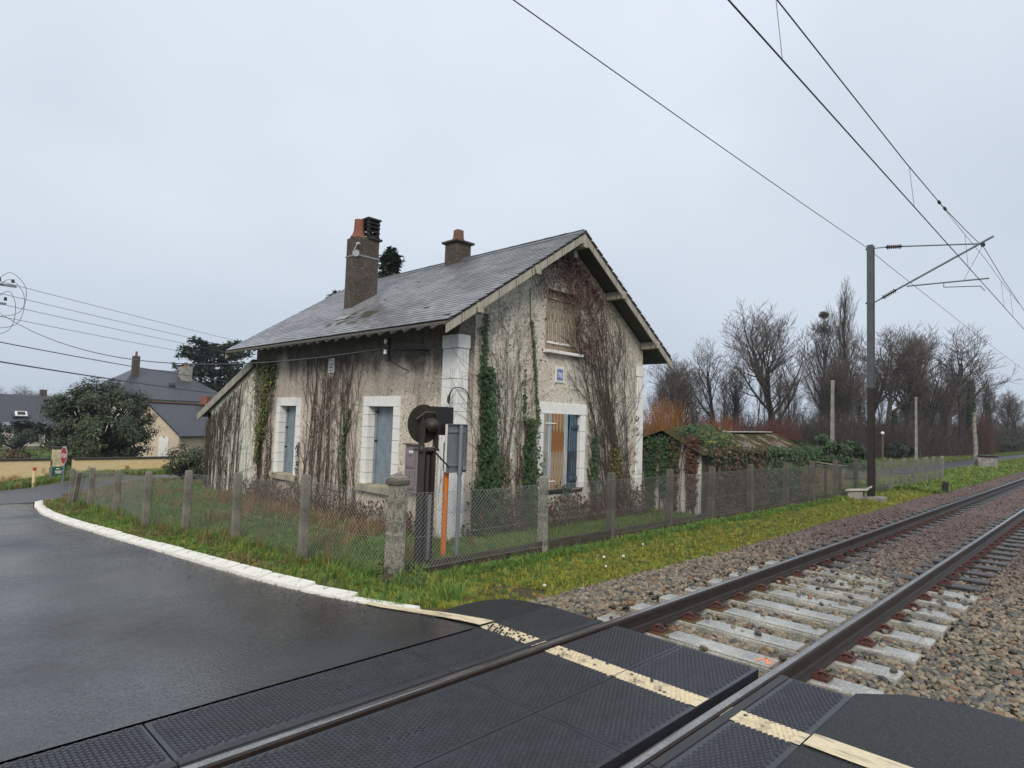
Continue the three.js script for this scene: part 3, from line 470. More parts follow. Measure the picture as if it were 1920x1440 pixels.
// roof: boarding, slates, ridge, bargeboards, rafter and purlin ends
const weathered = mat({ map: woodPeel([.56, .53, .47], [.66, .64, .59], [.44, .42, .38], 380), roughness: .9 });
{
  const roof = sub(house, 'roof');
  const len = Math.hypot(EZ0 - HZM, RIDGE - EAVE), ang = Math.atan2(RIDGE - EAVE, EZ0 - HZM);
  for (const s of [1, -1]) { const b = new MB(); const e = s > 0 ? EZ0 + .02 : EZ1 - .02, y0 = roofY(e) - .03, t = .03; b.hexa([V(RX0, y0 - t, e), V(RX1, y0 - t, e), V(RX1, RIDGE - .03 - t, HZM), V(RX0, RIDGE - .03 - t, HZM), V(RX0, y0, e), V(RX1, y0, e), V(RX1, RIDGE - .03, HZM), V(RX0, RIDGE - .03, HZM)]); part(roof, 'boarding', b.geo(), mat({ map: T.wood, color: lin(.36, .34, .31), roughness: .9 })); }
  // slates
  const R = RNG(51), sw = .215, ex = .113, rows = Math.floor(len / ex), tone = [];
  const sm6 = []; for (let k = 0; k < 6; k++) { const w = [.62, .8, .95, 1.1, 1.3, 1.55][k]; sm6.push(mat({ map: T.grain, color: lin(.24 * w, .24 * w, .255 * w), roughness: .28 + .05 * (k % 3) })); }
  const slateG = at(rbox(sw - .007, .015, .2, .003), 0, 0, 0), single = [], rest = new MB(); rest.col = [1, 1, 1];
  for (const s of [1, -1]) for (let j = 0; j < rows; j++) {
    const d = (j + .1) * ex, off = (j % 2) * sw / 2;                 // distance up from the eave to the slate's tail
    for (let x = RX0 - off + .01; x < RX1 - .02; x += sw) {
      let w = sw - .006, cx = x + sw / 2; const l = Math.max(x, RX0 - .03), r = Math.min(x + sw, RX1 + .03); if (r - l < .05) continue; w = r - l - .006; cx = (l + r) / 2;
      if (s > 0 && R() < .006) continue;
      const dd = d + .1 + R.g() * .006, y = EAVE - .012 + dd * Math.sin(ang), z = s > 0 ? EZ0 - dd * Math.cos(ang) : EZ1 + dd * Math.cos(ang);
      const sl = R() < .012 ? R.g() * .16 : R.g() * .012, k = Math.floor(clamp(fbm(cx * .7, j * .12, 300 + s, 3) * 6 + R.g() * 3.2 + .3, 0, 5.99)), o = [cx, y + .012 + R() * .003, z, s > 0 ? ang - .07 : -(ang - .07), sl, w / (sw - .006), k];
      const nearChim = s > 0 && Math.abs(cx + 12.0) < .75 && j > 4 && j < 11 && R() < .55; o.moss = nearChim;
      if (s > 0 && j < 8 && single.length < 300) single.push(o); else { const m = new THREE.Matrix4().multiplyMatrices(M4(o[0], o[1], o[2], o[3], 0, 0), M4(0, 0, 0, 0, o[4], 0, [o[5], 1, 1])); const t = [.62, .8, .95, 1.1, 1.3, 1.55][k]; rest.col = nearChim ? [.10, .105, .06] : [.24 * t, .24 * t, .255 * t]; rest.add(slateBox(), m); }
    }
  }
  function slateBox() { return slateBox.g || (slateBox.g = new THREE.BoxGeometry(sw - .007, .015, .2)); }
  const mossM = mat({ map: T.grain, color: lin(.10, .105, .06) });
  for (const o of single) { const q = part(roof, 'slate', slateG, o.moss ? mossM : sm6[o[6]]); q.position.set(o[0], o[1], o[2]); q.rotation.set(o[3], o[4], 0, 'YXZ'); q.rotation.order = 'XYZ'; q.scale.x = o[5]; }
  const rm = part(roof, 'slates', rest.geo(), mat({ map: T.grain, vertexColors: true, roughness: .34 })); rm.userData.kind = 'stuff';
  for (const s of [1, -1]) part(roof, 'ridge_strip', at(rbox(RX1 - RX0 + .04, .012, .16, .003), (RX0 + RX1) / 2, RIDGE + .012 - .06 * slope, HZM + s * .075, s * ang), M.galv);
  // bargeboards and soffit at the gable
  for (const s of [1, -1]) for (const [x, l] of [[RX1 - .015, 1], [RX0 + .015, 0]]) { const b = new MB(), e = s > 0 ? EZ0 : EZ1, y = roofY(e) - .045, h = .17; const P = [V(x - .015, y - h, e), V(x + .015, y - h, e), V(x + .015, RIDGE - .045 - h, HZM), V(x - .015, RIDGE - .045 - h, HZM), V(x - .015, y, e), V(x + .015, y, e), V(x + .015, RIDGE - .045, HZM), V(x - .015, RIDGE - .045, HZM)]; b.hexa(P); part(roof, 'bargeboard', b.geo(), weathered); }
  // purlins carrying the overhang
  for (const [z, dy] of [[HZM, .3], [-8.55, .2], [-7.12, .2], [-11.35, .2], [-12.78, .2]]) { part(roof, 'purlin_end', at(rbox(.62, .17, .15, .015), RX1 - .27, roofY(z) - dy + .03, z), weathered); if (z === HZM) part(roof, 'purlin_bracket', at(rbox(.38, .16, .13, .03, 2), RX1 - .4, roofY(z) - dy - .14, z), weathered); }
  // rafter ends under the long eave
  for (let x = RX0 + .12; x < RX1 - .1; x += .395) { const q = rbox(.065, .085, .75, .008); part(roof, 'rafter_end', at(q, x + R.g() * .02, roofY(-6.86) - .125, -6.90, ang), M.white); }
  for (let x = RX0 + .2; x < RX1 - .1; x += 1.6) part(roof, 'rafter_end', at(rbox(.08, .1, .7, .008), x, roofY(-13.15) - .13, -13.15, -ang), weathered);
}
// chimneys
const chimMat = mat({ map: tex(512, 512, (u, v) => { const a = fbm(u * 60, v * 60, 401, 3, 60), b = fbm(u * 6, v * 6, 402, 4, 6), k = .30 + .2 * (a - .5) + .1 * (b - .5); let c = [k * 1.06, k * .94, k * .84]; if (a > .76) c = [.42, .40, .36]; return c; }, [1.7, 1.7]), bumpMap: castBump, bumpScale: .008 });
function pot(r0, r1, h, broken) { const pts = [[r0, 0], [r0 * .98, h * .05], [lerp(r0, r1, .55), h * .2], [lerp(r0, r1, .9), h * .45], [r1, h], [r1 - .018, h], [r1 - .018, h * .5]].map(p => new THREE.Vector2(...p)); const g = new THREE.LatheGeometry(pts, 20); if (broken) { const P = g.attributes.position; for (let k = 0; k < P.count; k++) if (P.getY(k) > h * .9) P.setY(k, P.getY(k) - .06 * hash(Math.round(Math.atan2(P.getX(k), P.getZ(k)) * 3), 4)); } g.computeVertexNormals(); return g; }
{
  const c = sub(house, 'chimney'), x0 = -12.77, x1 = -12.34, z0 = -7.43, z1 = -8.03, cx = (x0 + x1) / 2, cz = (z0 + z1) / 2;
  part(c, 'stack', at(rbox(x1 - x0, 2.3, z0 - z1, .012), cx, 4.75, cz), chimMat);
  part(c, 'pot', at(pot(.19, .105, .44), cx, 5.9, cz + .13), M.terracotta, 'orange terracotta chimney pot');
  const m = new MB(); m.box(cx, 5.92, cz - .17, .52, .045, .36); m.box(cx, 6.39, cz - .15, .44, .04, .36); for (const [a, b] of [[-1, -1], [1, -1], [1, 1], [-1, 1]]) m.box(cx + a * .16, 6.15, cz - .15 + b * .13, .05, .46, .05); for (const y of [6.0, 6.11, 6.22, 6.31]) for (const q of [-1, 1]) { m.box(cx + q * .17, y, cz - .15, .1, .025, .3, M4(0, 0, 0, 0, 0, -q * .5)); m.box(cx, y, cz - .15 + q * .14, .34, .025, .09, M4(0, 0, 0, q * .5, 0, 0)); }
  part(c, 'cowl', m.geo(), mat({ map: T.grain, color: lin(.035, .03, .03), roughness: .8 }), 'dark louvred chimney cowl');
  const st = new MB(); const y = 5.47; st.box(cx, y, z0 + .006, x1 - x0 + .03, .035, .008); st.box(x1 + .006, y - .0, cz, .008, .035, z0 - z1 + .03); st.box(x0 - .006, y, cz, .008, .035, z0 - z1 + .03); st.box(cx, y, z1 - .006, x1 - x0 + .03, .035, .008);
  st.add(new THREE.CylinderGeometry(.085, .085, .015, 6), M4(x1 + .02, y + .02, z0 + .02, 0, Math.PI / 4, 0).multiply(M4(0, 0, 0, Math.PI / 2))); st.box(x1 + .03, y + .17, z0 + .03, .02, .2, .03, M4(0, 0, 0, 0, .8, -.4)); st.box(x1 + .06, y + .24, z0 + .0, .09, .04, .03, M4(0, 0, 0, 0, .8, .2));
  part(c, 'strap', st.geo(), M.galv, 'galvanised strap with an aerial clamp');
  const fl = new MB(), yy = z => roofY(z) + .05; const hh = .13;
  fl.box(cx, yy(z0) + hh / 2 - .02, z0 + .012, x1 - x0 + .05, hh, .012); for (const x of [x1 + .012, x0 - .012]) fl.hexa([V(x - .006, yy(z0) - .03, z0 + .015), V(x + .006, yy(z0) - .03, z0 + .015), V(x + .006, yy(z1) - .03, z1 - .02), V(x - .006, yy(z1) - .03, z1 - .02), V(x - .006, yy(z0) + hh, z0 + .015), V(x + .006, yy(z0) + hh, z0 + .015), V(x + .006, yy(z1) + hh, z1 - .02), V(x - .006, yy(z1) + hh, z1 - .02)]);
  fl.quad(V(x0 - .05, yy(z0 + .24) - .02, z0 + .24), V(x1 + .05, yy(z0 + .24) - .02, z0 + .24), V(x1 + .05, yy(z0) - .02, z0), V(x0 - .05, yy(z0) - .02, z0));
  part(c, 'flashing', fl.geo(), mat({ map: T.grain, color: lin(.36, .37, .38), roughness: .55 }), 'pale grey lead flashing');
}
{
  const c = sub(house, 'chimney'), x = -11.79, z = HZM;
  part(c, 'stack', at(rbox(.46, .75, .46, .012), x, 5.8, z), chimMat); part(c, 'cap', at(rbox(.6, .06, .6, .02), x, 6.19, z), chimMat); part(c, 'pot', at(pot(.185, .125, .31, true), x, 6.22, z), mat({ map: T.grain, color: lin(.22, .10, .07), roughness: .9 }), 'broken terracotta chimney pot');
}
// insulator bracket and service line on the long wall
{
  const b = sub(house, 'cable_bracket'), m = new MB(); m.tube([V(-9.1, 3.06, HZ0), V(-9.1, 3.06, HZ0 + .12), V(-9.9, 3.08, HZ0 + .3)], .022, 6); m.box(-9.92, 3.1, HZ0 + .3, .05, .42, .05); m.box(-9.92, 2.9, HZ0 + .3, .12, .06, .06); m.tube(curve([V(-9.9, 2.92, HZ0 + .3), V(-9.75, 2.8, HZ0 + .2), V(-9.62, 2.7, HZ0 + .02)], 8), .011, 5);
  part(b, 'arm', m.geo(), M.black); const i = new THREE.CylinderGeometry(.03, .035, .08, 10); for (const y of [3.05, 3.25]) part(b, 'insulator', at(i, -9.96, y, HZ0 + .34), M.white);
}
// letter boxes on the wall
{
  const t = thing('letter_box', 'two mauve grey letter boxes one above the other on the house wall', 'letter box', null, [-9.28, .47, HZ0 + .005]), m = mat({ map: T.grain, color: lin(.30, .25, .27), roughness: .5 });
  part(t, 'cabinet', at(rbox(.36, .86, .14, .01), 0, .43, .07), m); part(t, 'roof', at(rbox(.44, .025, .2, .006), 0, .875, .08), mat({ map: T.grain, color: lin(.2, .16, .14) }));
  for (const y of [.62, .24]) { const d = part(t, 'door', at(rbox(.27, .34, .018, .006), 0, y, .148), m); part(d, 'inner_panel', at(rbox(.2, .15, .012, .005), 0, y - .07, .158), m); part(d, 'keyhole', at(new THREE.CylinderGeometry(.012, .012, .02, 8), 0, y + .05, .158, Math.PI / 2), M.black); }
  part(t, 'name_card', at(rbox(.12, .04, .008, .002), .02, .74, .16), M.white);
}
// lean-to at the far end
{
  const lt = sub(house, 'lean_to'), x1 = HX0 - .01, x0 = -19.62, zf = HZ0 - .015, zb = -12.2, yt = 3.2, yb = 1.76, hy = x => lerp(yb, yt, (x - (-20.1)) / (-16.5 + 20.1));
  const fw = wallSlab([[x0, -1], [x1, -1], [x1, hy(x1) - .14], [x0, hy(x0) - .14]], [], .3); fw.translate(0, 0, zf - .3); part(lt, 'wall', metreUV(fw), wallWhite, 'whitewashed front wall of the lean-to');
  const sw = wallSlab([[-zf, -1.0], [-zb, -1.0], [-zb, hy(x0) - .14], [-zf, hy(x0) - .14]], [], .28); sw.rotateY(Math.PI / 2); sw.translate(x0, 0, 0); part(lt, 'wall', metreUV(sw), wallWhite);
  const b = new MB(); b.hexa([V(-20.1, yb - .1, zf + .12), V(x1 + .0, hy(x1) - .1, zf + .12), V(x1, hy(x1) - .1, zb), V(-20.1, yb - .1, zb), V(-20.1, yb, zf + .12), V(x1, hy(x1), zf + .12), V(x1, hy(x1), zb), V(-20.1, yb, zb)]); part(lt, 'roof', b.geo(), M.slateDark);
  const c = new MB(); c.hexa([V(-20.1, yb - .2, zf + .125), V(x1, hy(x1) - .2, zf + .125), V(x1, hy(x1) - .2, zf + .095), V(-20.1, yb - .2, zf + .095), V(-20.1, yb - .02, zf + .15), V(x1, hy(x1) - .02, zf + .15), V(x1, hy(x1) - .02, zf + .125), V(-20.1, yb - .02, zf + .125)]); part(lt, 'bargeboard', c.geo(), weathered);
}

// ---------------------------------------------------------------- chain-link fences on concrete posts
function postGeo(w, h, R, cap) { // slightly tapered concrete post with chamfered head
  const b = new MB(), t = w * .46, q = w / 2; const ring = (y, r) => [V(-r, y, r), V(r, y, r), V(r, y, -r), V(-r, y, -r)];
  b.hexa([...ring(-.4, q), ...ring(h - .03, t)]); b.hexa([...ring(h - .03, t), ...ring(h, t * (cap ? .55 : .8))]); return b.geo();
}
function chain(parent, A, B, h0, h1, seed, sag = 0, wm = M.wire) {   // diamond mesh between two foot points, lower edge h0, upper edge h1 above them
  const d = B.clone().sub(A); const L = Math.hypot(d.x, d.z), b = new MB(), P = (u, v) => { const q = A.clone().addScaledVector(d, u / L); q.y += lerp(h0, h1, v) ; const bulge = Math.sin(u / L * Math.PI) * .02 * Math.sin(v * 3 + seed); q.x += d.z / L * bulge; q.z -= d.x / L * bulge; q.y -= sag * Math.sin(u / L * Math.PI) * v; return q; };
  const H = h1 - h0, p = .066, R = RNG(seed);
  for (const s of [1, -1]) for (let u = -H; u < L; u += p) {
    const a = s > 0 ? u : u + H, e = s > 0 ? u + H : u; const u0 = Math.min(a, e), u1 = Math.max(a, e); let t0 = 0, t1 = 1; const at_ = t => lerp(a, e, t);
    const f = v => (v - a) / (e - a); const c0 = f(0), cL = f(L); let lo = 0, hi = 1; if (s > 0) { lo = Math.max(0, c0); hi = Math.min(1, cL); } else { lo = Math.max(0, cL); hi = Math.min(1, c0); }
    if (hi - lo < .02) continue; const n = 3, pts = []; for (let k = 0; k <= n; k++) { const t = lerp(lo, hi, k / n); const q = P(at_(t), t); q.x += d.z / L * s * .003; q.z -= d.x / L * s * .003; pts.push(q); }
    b.tube(pts, s > 0 ? .0027 : .0013, 3, false);
  }
  const m = part(parent, 'wire_mesh', b.geo(), wm); m.userData.kind = 'stuff';
  for (const v of [0, .42, 1]) { const pts = []; for (let k = 0; k <= 4; k++) pts.push(P(L * k / 4, v)); part(parent, 'line_wire', new MB().tube(pts, .0022, 4, false).geo(), M.wire); }
}
{
  const R = RNG(61), corner = [-6.56, -4.70];
  const f = thing('chain_link_fence', 'chain-link fence along the kerb with square grey concrete posts', 'fence', null);
  const spots = [[-6.56, -4.70, 1.3], [-8.48, -4.48, 1.22], [-10.83, -4.47, 1.16], [-12.54, -4.25, 1.16], [-13.96, -3.98, 1.12], [-16.6, -4.1, 1.05], [-18.85, -4.07, 1.05], [-20.51, -3.98, 1.0]];
  spots.forEach(([x, z, h], k) => { const y = groundH(x, z), m = part(f, 'post', postGeo(k ? .115 : .185, h, R, !!(k === 4)), k ? M.postGrey : M.lichen, k ? undefined : 'thick lichen covered corner post'); m.position.set(x, y, z); m.rotation.set(R.g() * .015, R.g() * .08, R.g() * .02 - (k ? .0 : .01)); if (!k) { const c = part(f, 'post_cap', at(rbox(.235, .07, .235, .02), x, y + 1.22, z), M.postDark, 'dark mossy collar of the corner post'); part(f, 'post_cap', at(new THREE.ConeGeometry(.15, .07, 4).rotateY(Math.PI / 4), x, y + 1.31, z), M.lichen); } });
  { const b = part(f, 'brace', new MB().box(0, .5, 0, .1, 1.3, .1).geo(), M.postGrey); b.position.set(-20.2, groundH(-20.2, -3.98) - .08, -3.95); b.rotation.z = -.42; b.position.x = -20.05; }
  for (let k = 0; k < spots.length - 1; k++) { const [x0, z0, a] = spots[k], [x1, z1, c] = spots[k + 1]; chain(f, V(x0, groundH(x0, z0), z0 - .07), V(x1, groundH(x1, z1), z1 - .07), .02, Math.min(a, c) - (k ? .07 : .1), 70 + k, .02); }
}
{
  const R = RNG(62), f = thing('chain_link_fence', 'long chain-link fence beside the railway verge with weathered concrete posts', 'fence');
  const zs = [-4.70, -7.63, -9.48, -11.5, -13.3, -15.4, -17.6, -19.5, -21.35, -23.2, -25.0, -26.8, -28.5, -30.1, -31.6, -33.1, -34.8], X = z => lerp(-6.68, -6.1, sstep(-16, -34, z)) + (z > -5 ? .12 : 0);
  zs.forEach((z, k) => { if (!k) return; const x = X(z), m = part(f, 'post', postGeo(.12, k > 9 ? 1.15 : 1.2, R, k === 5 || k === zs.length - 1), k === 1 || k === 16 ? M.lichen : k < 11 ? M.postDark : M.postGrey); m.position.set(x, groundH(x, z), z); m.rotation.set(R.g() * .03, R.g() * .1, R.g() * .03); });
  for (let k = 0; k < zs.length - 1; k++) { const z0 = zs[k], z1 = zs[k + 1]; chain(f, V(X(z0) + .05, groundH(X(z0), z0), z0), V(X(z1) + .05, groundH(X(z1), z1), z1), .1, 1.08, 90 + k, .02, k < 1 ? M.wire : M.wireOld); }
  // low concrete boards along the foot
  for (let z = -5.35; z > -25; z -= 1.9) { const g = rbox(.06, .27, 1.885, .012); part(f, 'gravel_board', at(g, X(z - .95) + .02 + R.g() * .01, groundH(-6.5, z) + .04 + R.g() * .012, z - .95, R.g() * .008, Math.atan2(X(z) - X(z - 1.9), 1.9)), M.board); }
}
// ---------------------------------------------------------------- level crossing signal and posts in the yard corner
{
  const g = groundH(-7.03, -5.5), t = thing('crossing_signal', 'round level crossing lamp seen from behind on a dark rusty steel post', 'signal', null, [-7.03, g, -5.5]);
  const steel = mat({ map: T.grain, color: lin(.055, .045, .036), roughness: .65 }), disc = mat({ map: T.lichen, color: lin(.09, .085, .05), roughness: .8 }), y = 1.74 - g;
  const m = new MB(); m.box(-.05, .7, 0, .015, 1.9, .2); m.box(.02, .7, -.095, .14, 1.9, .014); m.box(.02, .7, .095, .14, 1.9, .014); m.box(.06, .75, .02, .03, 1.6, .05); part(t, 'post', m.geo(), steel);
  part(t, 'cable_cover', at(rbox(.035, .9, .055, .006), .075, .55, -.03), M.galv);
  part(t, 'background_disc', at(new THREE.CylinderGeometry(.275, .275, .018, 48), -.06, y, .02, 0, 0, Math.PI / 2), disc, 'round dark background disc, green with algae');
  const br = new MB(); for (const z of [-.13, .13]) { br.hexa([V(-.05, 1.62, z - .02), V(.06, 1.62, z - .02), V(.06, 1.62, z - .035), V(-.05, 1.62, z - .035), V(-.05, y + .12, z * .9 - .02), V(.07, y + .02, z * .9 - .02), V(.07, y + .02, z * .9 - .035), V(-.05, y + .12, z * .9 - .035)]); } br.box(0, 1.62, 0, .16, .03, .34); br.tube([V(-.03, y + .06, -.17), V(.05, y + .16, -.08), V(.05, y + .16, .08), V(-.03, y + .06, .17)], .02, 6); part(t, 'bracket', br.geo(), steel);
  const lh = new THREE.LatheGeometry([[0, .2], [.05, .19], [.085, .14], [.1, .06], [.105, 0], [.0, 0]].map(p => new THREE.Vector2(...p)), 24); part(t, 'lamp_housing', at(lh, -.045, y - .01, -.03, 0, 0, -Math.PI / 2), mat({ map: T.grain, color: lin(.05, .036, .032), roughness: .55 }));
  part(t, 'housing_ring', at(new THREE.TorusGeometry(.088, .012, 8, 28), .075, y - .01, -.03, 0, Math.PI / 2), steel);
  const hood = new THREE.CylinderGeometry(.11, .125, .24, 20, 1, true, -Math.PI * .55, Math.PI * 1.1); part(t, 'lamp_hood', at(hood, -.19, y, .0, 0, 0, Math.PI / 2), M.galv, 'grey visor sticking out in front of the disc');
  for (const z of [-.1, -.03, .05, .11]) part(t, 'bolt', at(new THREE.CylinderGeometry(.013, .013, .035, 6), .04, 1.645, z), M.galv);
  part(t, 'cable', new MB().tube(curve([V(.02, 1.62, -.1), V(.05, 1.5, -.22), V(.02, 1.42, -.34), V(-.1, 1.36, -.5)], 14), .012, 6).geo(), M.black);
}
{
  const g = groundH(-7.25, -6.06), t = thing('marker_post', 'bright orange post with black sleeve and black rectangular plate on top', 'post', null, [-7.25, g, -6.06]);
  part(t, 'pole', at(new THREE.CylinderGeometry(.042, .042, 1.85, 18), 0, .82, 0), M.orange); part(t, 'sleeve', at(new THREE.CylinderGeometry(.058, .052, .42, 18), 0, 1.5, 0), M.black, 'black plastic sleeve');
  part(t, 'plate', at(rbox(.03, .42, .42, .012), .0, 2.03, .12), M.black, 'black back of a rectangular plate');
}
{
  const g = groundH(-7.12, -6.2), t = thing('road_sign', 'grey metal back of a rectangular road sign on a galvanised pole', 'sign', null, [-7.12, g, -6.21]);
  part(t, 'pole', at(new THREE.CylinderGeometry(.03, .03, 2.35, 16), 0, .8, 0), M.galvPaint); part(t, 'panel', at(rbox(.012, .72, .40, .05, 3), -.05, 1.63, .06), mat({ map: T.grain, color: lin(.20, .225, .25), roughness: .55 }), 'grey back of the sign panel');
  for (const z of [-.19, .19]) part(t, 'panel_edge', at(rbox(.045, .70, .012, .004), -.03, 1.63, .06 + z * 1.05), z > 0 ? M.white : M.galv); for (const y of [1.275, 1.985]) part(t, 'panel_edge', at(rbox(.045, .012, .38, .004), -.03, y, .06), M.galv);
  for (const y of [1.38, 1.88]) part(t, 'rail_bracket', at(rbox(.02, .04, .34, .004), -.035, y, .06), M.galv);
  part(t, 'collar', at(new THREE.CylinderGeometry(.045, .045, .04, 14), 0, 1.26, 0), M.galv); part(t, 'clamp', at(rbox(.05, .06, .06, .01), .0, 1.33, -.08), M.galv);
}
// ---------------------------------------------------------------- catenary mast and wires
{
  const MX = -5.72, MZ = -22, g = groundH(MX, MZ), t = thing('catenary_mast', 'tall steel catenary mast, galvanised above and brown below, standing on the verge', 'mast', null, [MX, g, MZ]);
  const H = (h) => { const s = new THREE.Shape([[-.09, -.1], [.09, -.1], [.09, -.085], [.006, -.085], [.006, .085], [.09, .085], [.09, .1], [-.09, .1], [-.09, .085], [-.006, .085], [-.006, -.085], [-.09, -.085]].map(p => new THREE.Vector2(...p))); return metreUV(new THREE.ExtrudeGeometry(s, { depth: h, bevelEnabled: false }).rotateX(-Math.PI / 2)); };
  part(t, 'lower_column', H(3.5), mat({ map: T.grain, color: lin(.035, .026, .022), roughness: .6 }), 'dark brown painted lower part'); part(t, 'upper_column', at(H(4.57), 0, 3.5, 0), mat({ map: T.grain, color: lin(.115, .13, .13), roughness: .5 }), 'grey galvanised upper part');
  part(t, 'base_slab', at(rbox(.75, .16, .6, .02), 0, .04, 0), M.lichen); part(t, 'face_stripe', at(rbox(.02, .012, .2, .002), 0, 3.52, 0), M.galv);
  const y = v => v - g, x = v => v - MX, ins = (a, b, nm) => { const q = sub(t, nm), d = b.clone().sub(a), L = d.length(); q.position.copy(a); q.quaternion.setFromUnitVectors(V(0, 1, 0), d.normalize()); for (let k = 0; k < 7; k++) part(q, 'insulator_disc', at(new THREE.CylinderGeometry(k % 6 ? .055 : .075, k % 6 ? .07 : .075, .022, 16), 0, L * (.12 + k * .125), 0), mat({ color: lin(.045, .028, .024), roughness: .3 })); part(q, 'insulator_core', at(new THREE.CylinderGeometry(.028, .028, L, 10), 0, L / 2, 0), M.black); };
  const tb = (a, b, r, nm) => part(t, nm, new MB().tube([a, b], r, 8).geo(), M.galvPaint);
  tb(V(.09, y(7.72), 0), V(.42, y(7.70), 0), .018, 'hinge_rod'); ins(V(.42, y(7.70), 0), V(.88, y(7.645), 0), 'insulator'); tb(V(.88, y(7.645), 0), V(x(-2.8), y(7.37), 0), .022, 'top_tie');
  tb(V(.09, y(5.97), 0), V(.32, y(6.09), 0), .022, 'hinge_rod'); ins(V(.32, y(6.09), 0), V(.72, y(6.31), 0), 'insulator'); tb(V(.72, y(6.31), 0), V(x(-2.58), y(7.55), 0), .03, 'strut');
  tb(V(x(-4.73), y(6.38), 0), V(x(-2.70), y(6.35), 0), .022, 'registration_tube'); tb(V(x(-3.78), y(6.36), 0), V(x(-3.78), y(6.23), 0), .012, 'steady_arm_post'); tb(V(x(-3.78), y(6.23), 0), V(x(-2.9), y(6.15), 0), .014, 'steady_arm'); tb(V(x(-2.9), y(6.15), 0), V(x(-2.8), y(6.0), 0), .012, 'steady_arm_tip'); tb(V(x(-2.83), y(7.33), 0), V(x(-3.3), y(6.36), 0), .006, 'hanger_wire');
  part(t, 'clamp', at(rbox(.1, .1, .06, .01), x(-2.83), y(7.34), 0), M.black); for (const h of [7.72, 5.97]) part(t, 'bolt_head', at(rbox(.06, .05, .1, .008), -.11, y(h), 0), M.black);
}
{
  const wire = (nm, label, pts, r) => { const t = thing(nm, label, 'wire'); part(t, 'conductor', new MB().tube(pts, r, 5, false).geo(), M.cable); return t; };
  const cx = z => -2.68 + .12 * Math.sin(z * .07);
  const cp = []; for (let z = 30; z > -180; z -= 3) cp.push(V(-2.72, 6.03 - .0002 * z * 0, z)); wire('contact_wire', 'straight contact wire hanging above the track', cp, .010);
  const MZ = [23, 10, 0, -7, -13, -16.2, -19.5, -22, -26, -34, -46, -58, -70, -94, -118, -142, -166], MY = [7.2, 6.95, 6.83, 6.8, 6.81, 6.88, 7.06, 7.24, 7.05, 6.86, 6.8, 6.86, 7.2, 6.8, 7.2, 6.8, 7.2];
  const mp = []; for (let z = 23; z > -166; z -= 1) mp.push(V(-2.8, interp([...MZ].reverse(), [...MY].reverse(), z), z));
  const t = wire('messenger_wire', 'sagging messenger wire above the contact wire, with droppers', mp, .009);
  for (const z of [12, 5, -1, -7, -13.25, -27.5, -33, -39, -45, -51]) part(t, 'dropper', new MB().tube([V(-2.8, interp([...MZ].reverse(), [...MY].reverse(), z), z), V(-2.72, 6.03, z)], .004, 4, false).geo(), M.cable);
  part(t, 'stitch_wire', new MB().tube([V(-2.8, 6.87, -16.1), V(-2.78, 6.86, -19), V(-2.77, 6.9, -22), V(-2.78, 6.87, -25), V(-2.8, 6.92, -30)], .006, 4, false).geo(), M.cable); for (const z of [-15.9, -16.5]) part(t, 'wire_clamp', at(rbox(.05, .06, .16, .015), -2.8, interp([...MZ].reverse(), [...MY].reverse(), z), z), M.black); for (const z of [-18.8, -25.2]) part(t, 'dropper', new MB().tube([V(-2.78, 6.865, z), V(-2.72, 6.03, z)], .004, 4, false).geo(), M.cable);
  const fp = []; for (let k = 0; k <= 30; k++) { const z = lerp(28, -22, k / 30), s = k / 30; fp.push(V(-5.81, 7.76 - .62 * s * (1 - s) * 1.9, z)); } for (let k = 1; k <= 40; k++) { const z = lerp(-22, -110, k / 40), s = k / 40; fp.push(V(-5.81, 7.74 - 1.2 * s * (1 - s), z)); }
  wire('feeder_wire', 'single wire running along the top of the catenary mast', fp, .009);
}
// small things along the verge
{
  let t = thing('wooden_stump', 'short dark wooden post stump at the edge of the ballast', 'post', null, [-4.72, -.27, -27.4]); part(t, 'stump', at(rbox(.2, .62, .2, .02, 2), 0, .14, 0, .05, .2, -.06), M.barkDark); part(t, 'top', at(rbox(.17, .02, .17, .01), -.02, .455, 0, .05, .2, -.06), M.board);
  t = thing('broken_trough', 'broken white concrete trough lying by the mast foot', 'trough', null, [-6.05, -.24, -21.7]); const m = M.concrete; for (const [z, r] of [[-.16, .12], [.16, -.2]]) part(t, 'side_wall', at(rbox(.42, .26, .05, .015), 0, .13, z, r), m); part(t, 'top_slab', at(rbox(.62, .04, .42, .012), .02, .3, 0, .04, .1, .1), mat({ map: T.concrete, color: lin(1.5, 1.5, 1.42) })); part(t, 'tilted_piece', at(rbox(.2, .04, .2, .01), .3, .37, -.12, .2, 0, .5), mat({ map: T.concrete, color: lin(1.5, 1.5, 1.42) }));
  const R = RNG(63), g = new THREE.IcosahedronGeometry(.021, 1); for (const [x, z] of [[-5.75, -8.0], [-5.6, -8.3], [-5.35, -7.5], [-5.95, -9.4], [-5.2, -6.0]]) { t = thing('white_pebble', 'small white stone lying in the mossy verge grass', 'stone', 'white stones in the verge', [x, groundH(x, z) + .035, z]); part(t, 'stone', at(g, 0, 0, 0, R.r(0, 3), R.r(0, 3), 0, [1.2, .7, 1]), M.kerbPaint); }
}

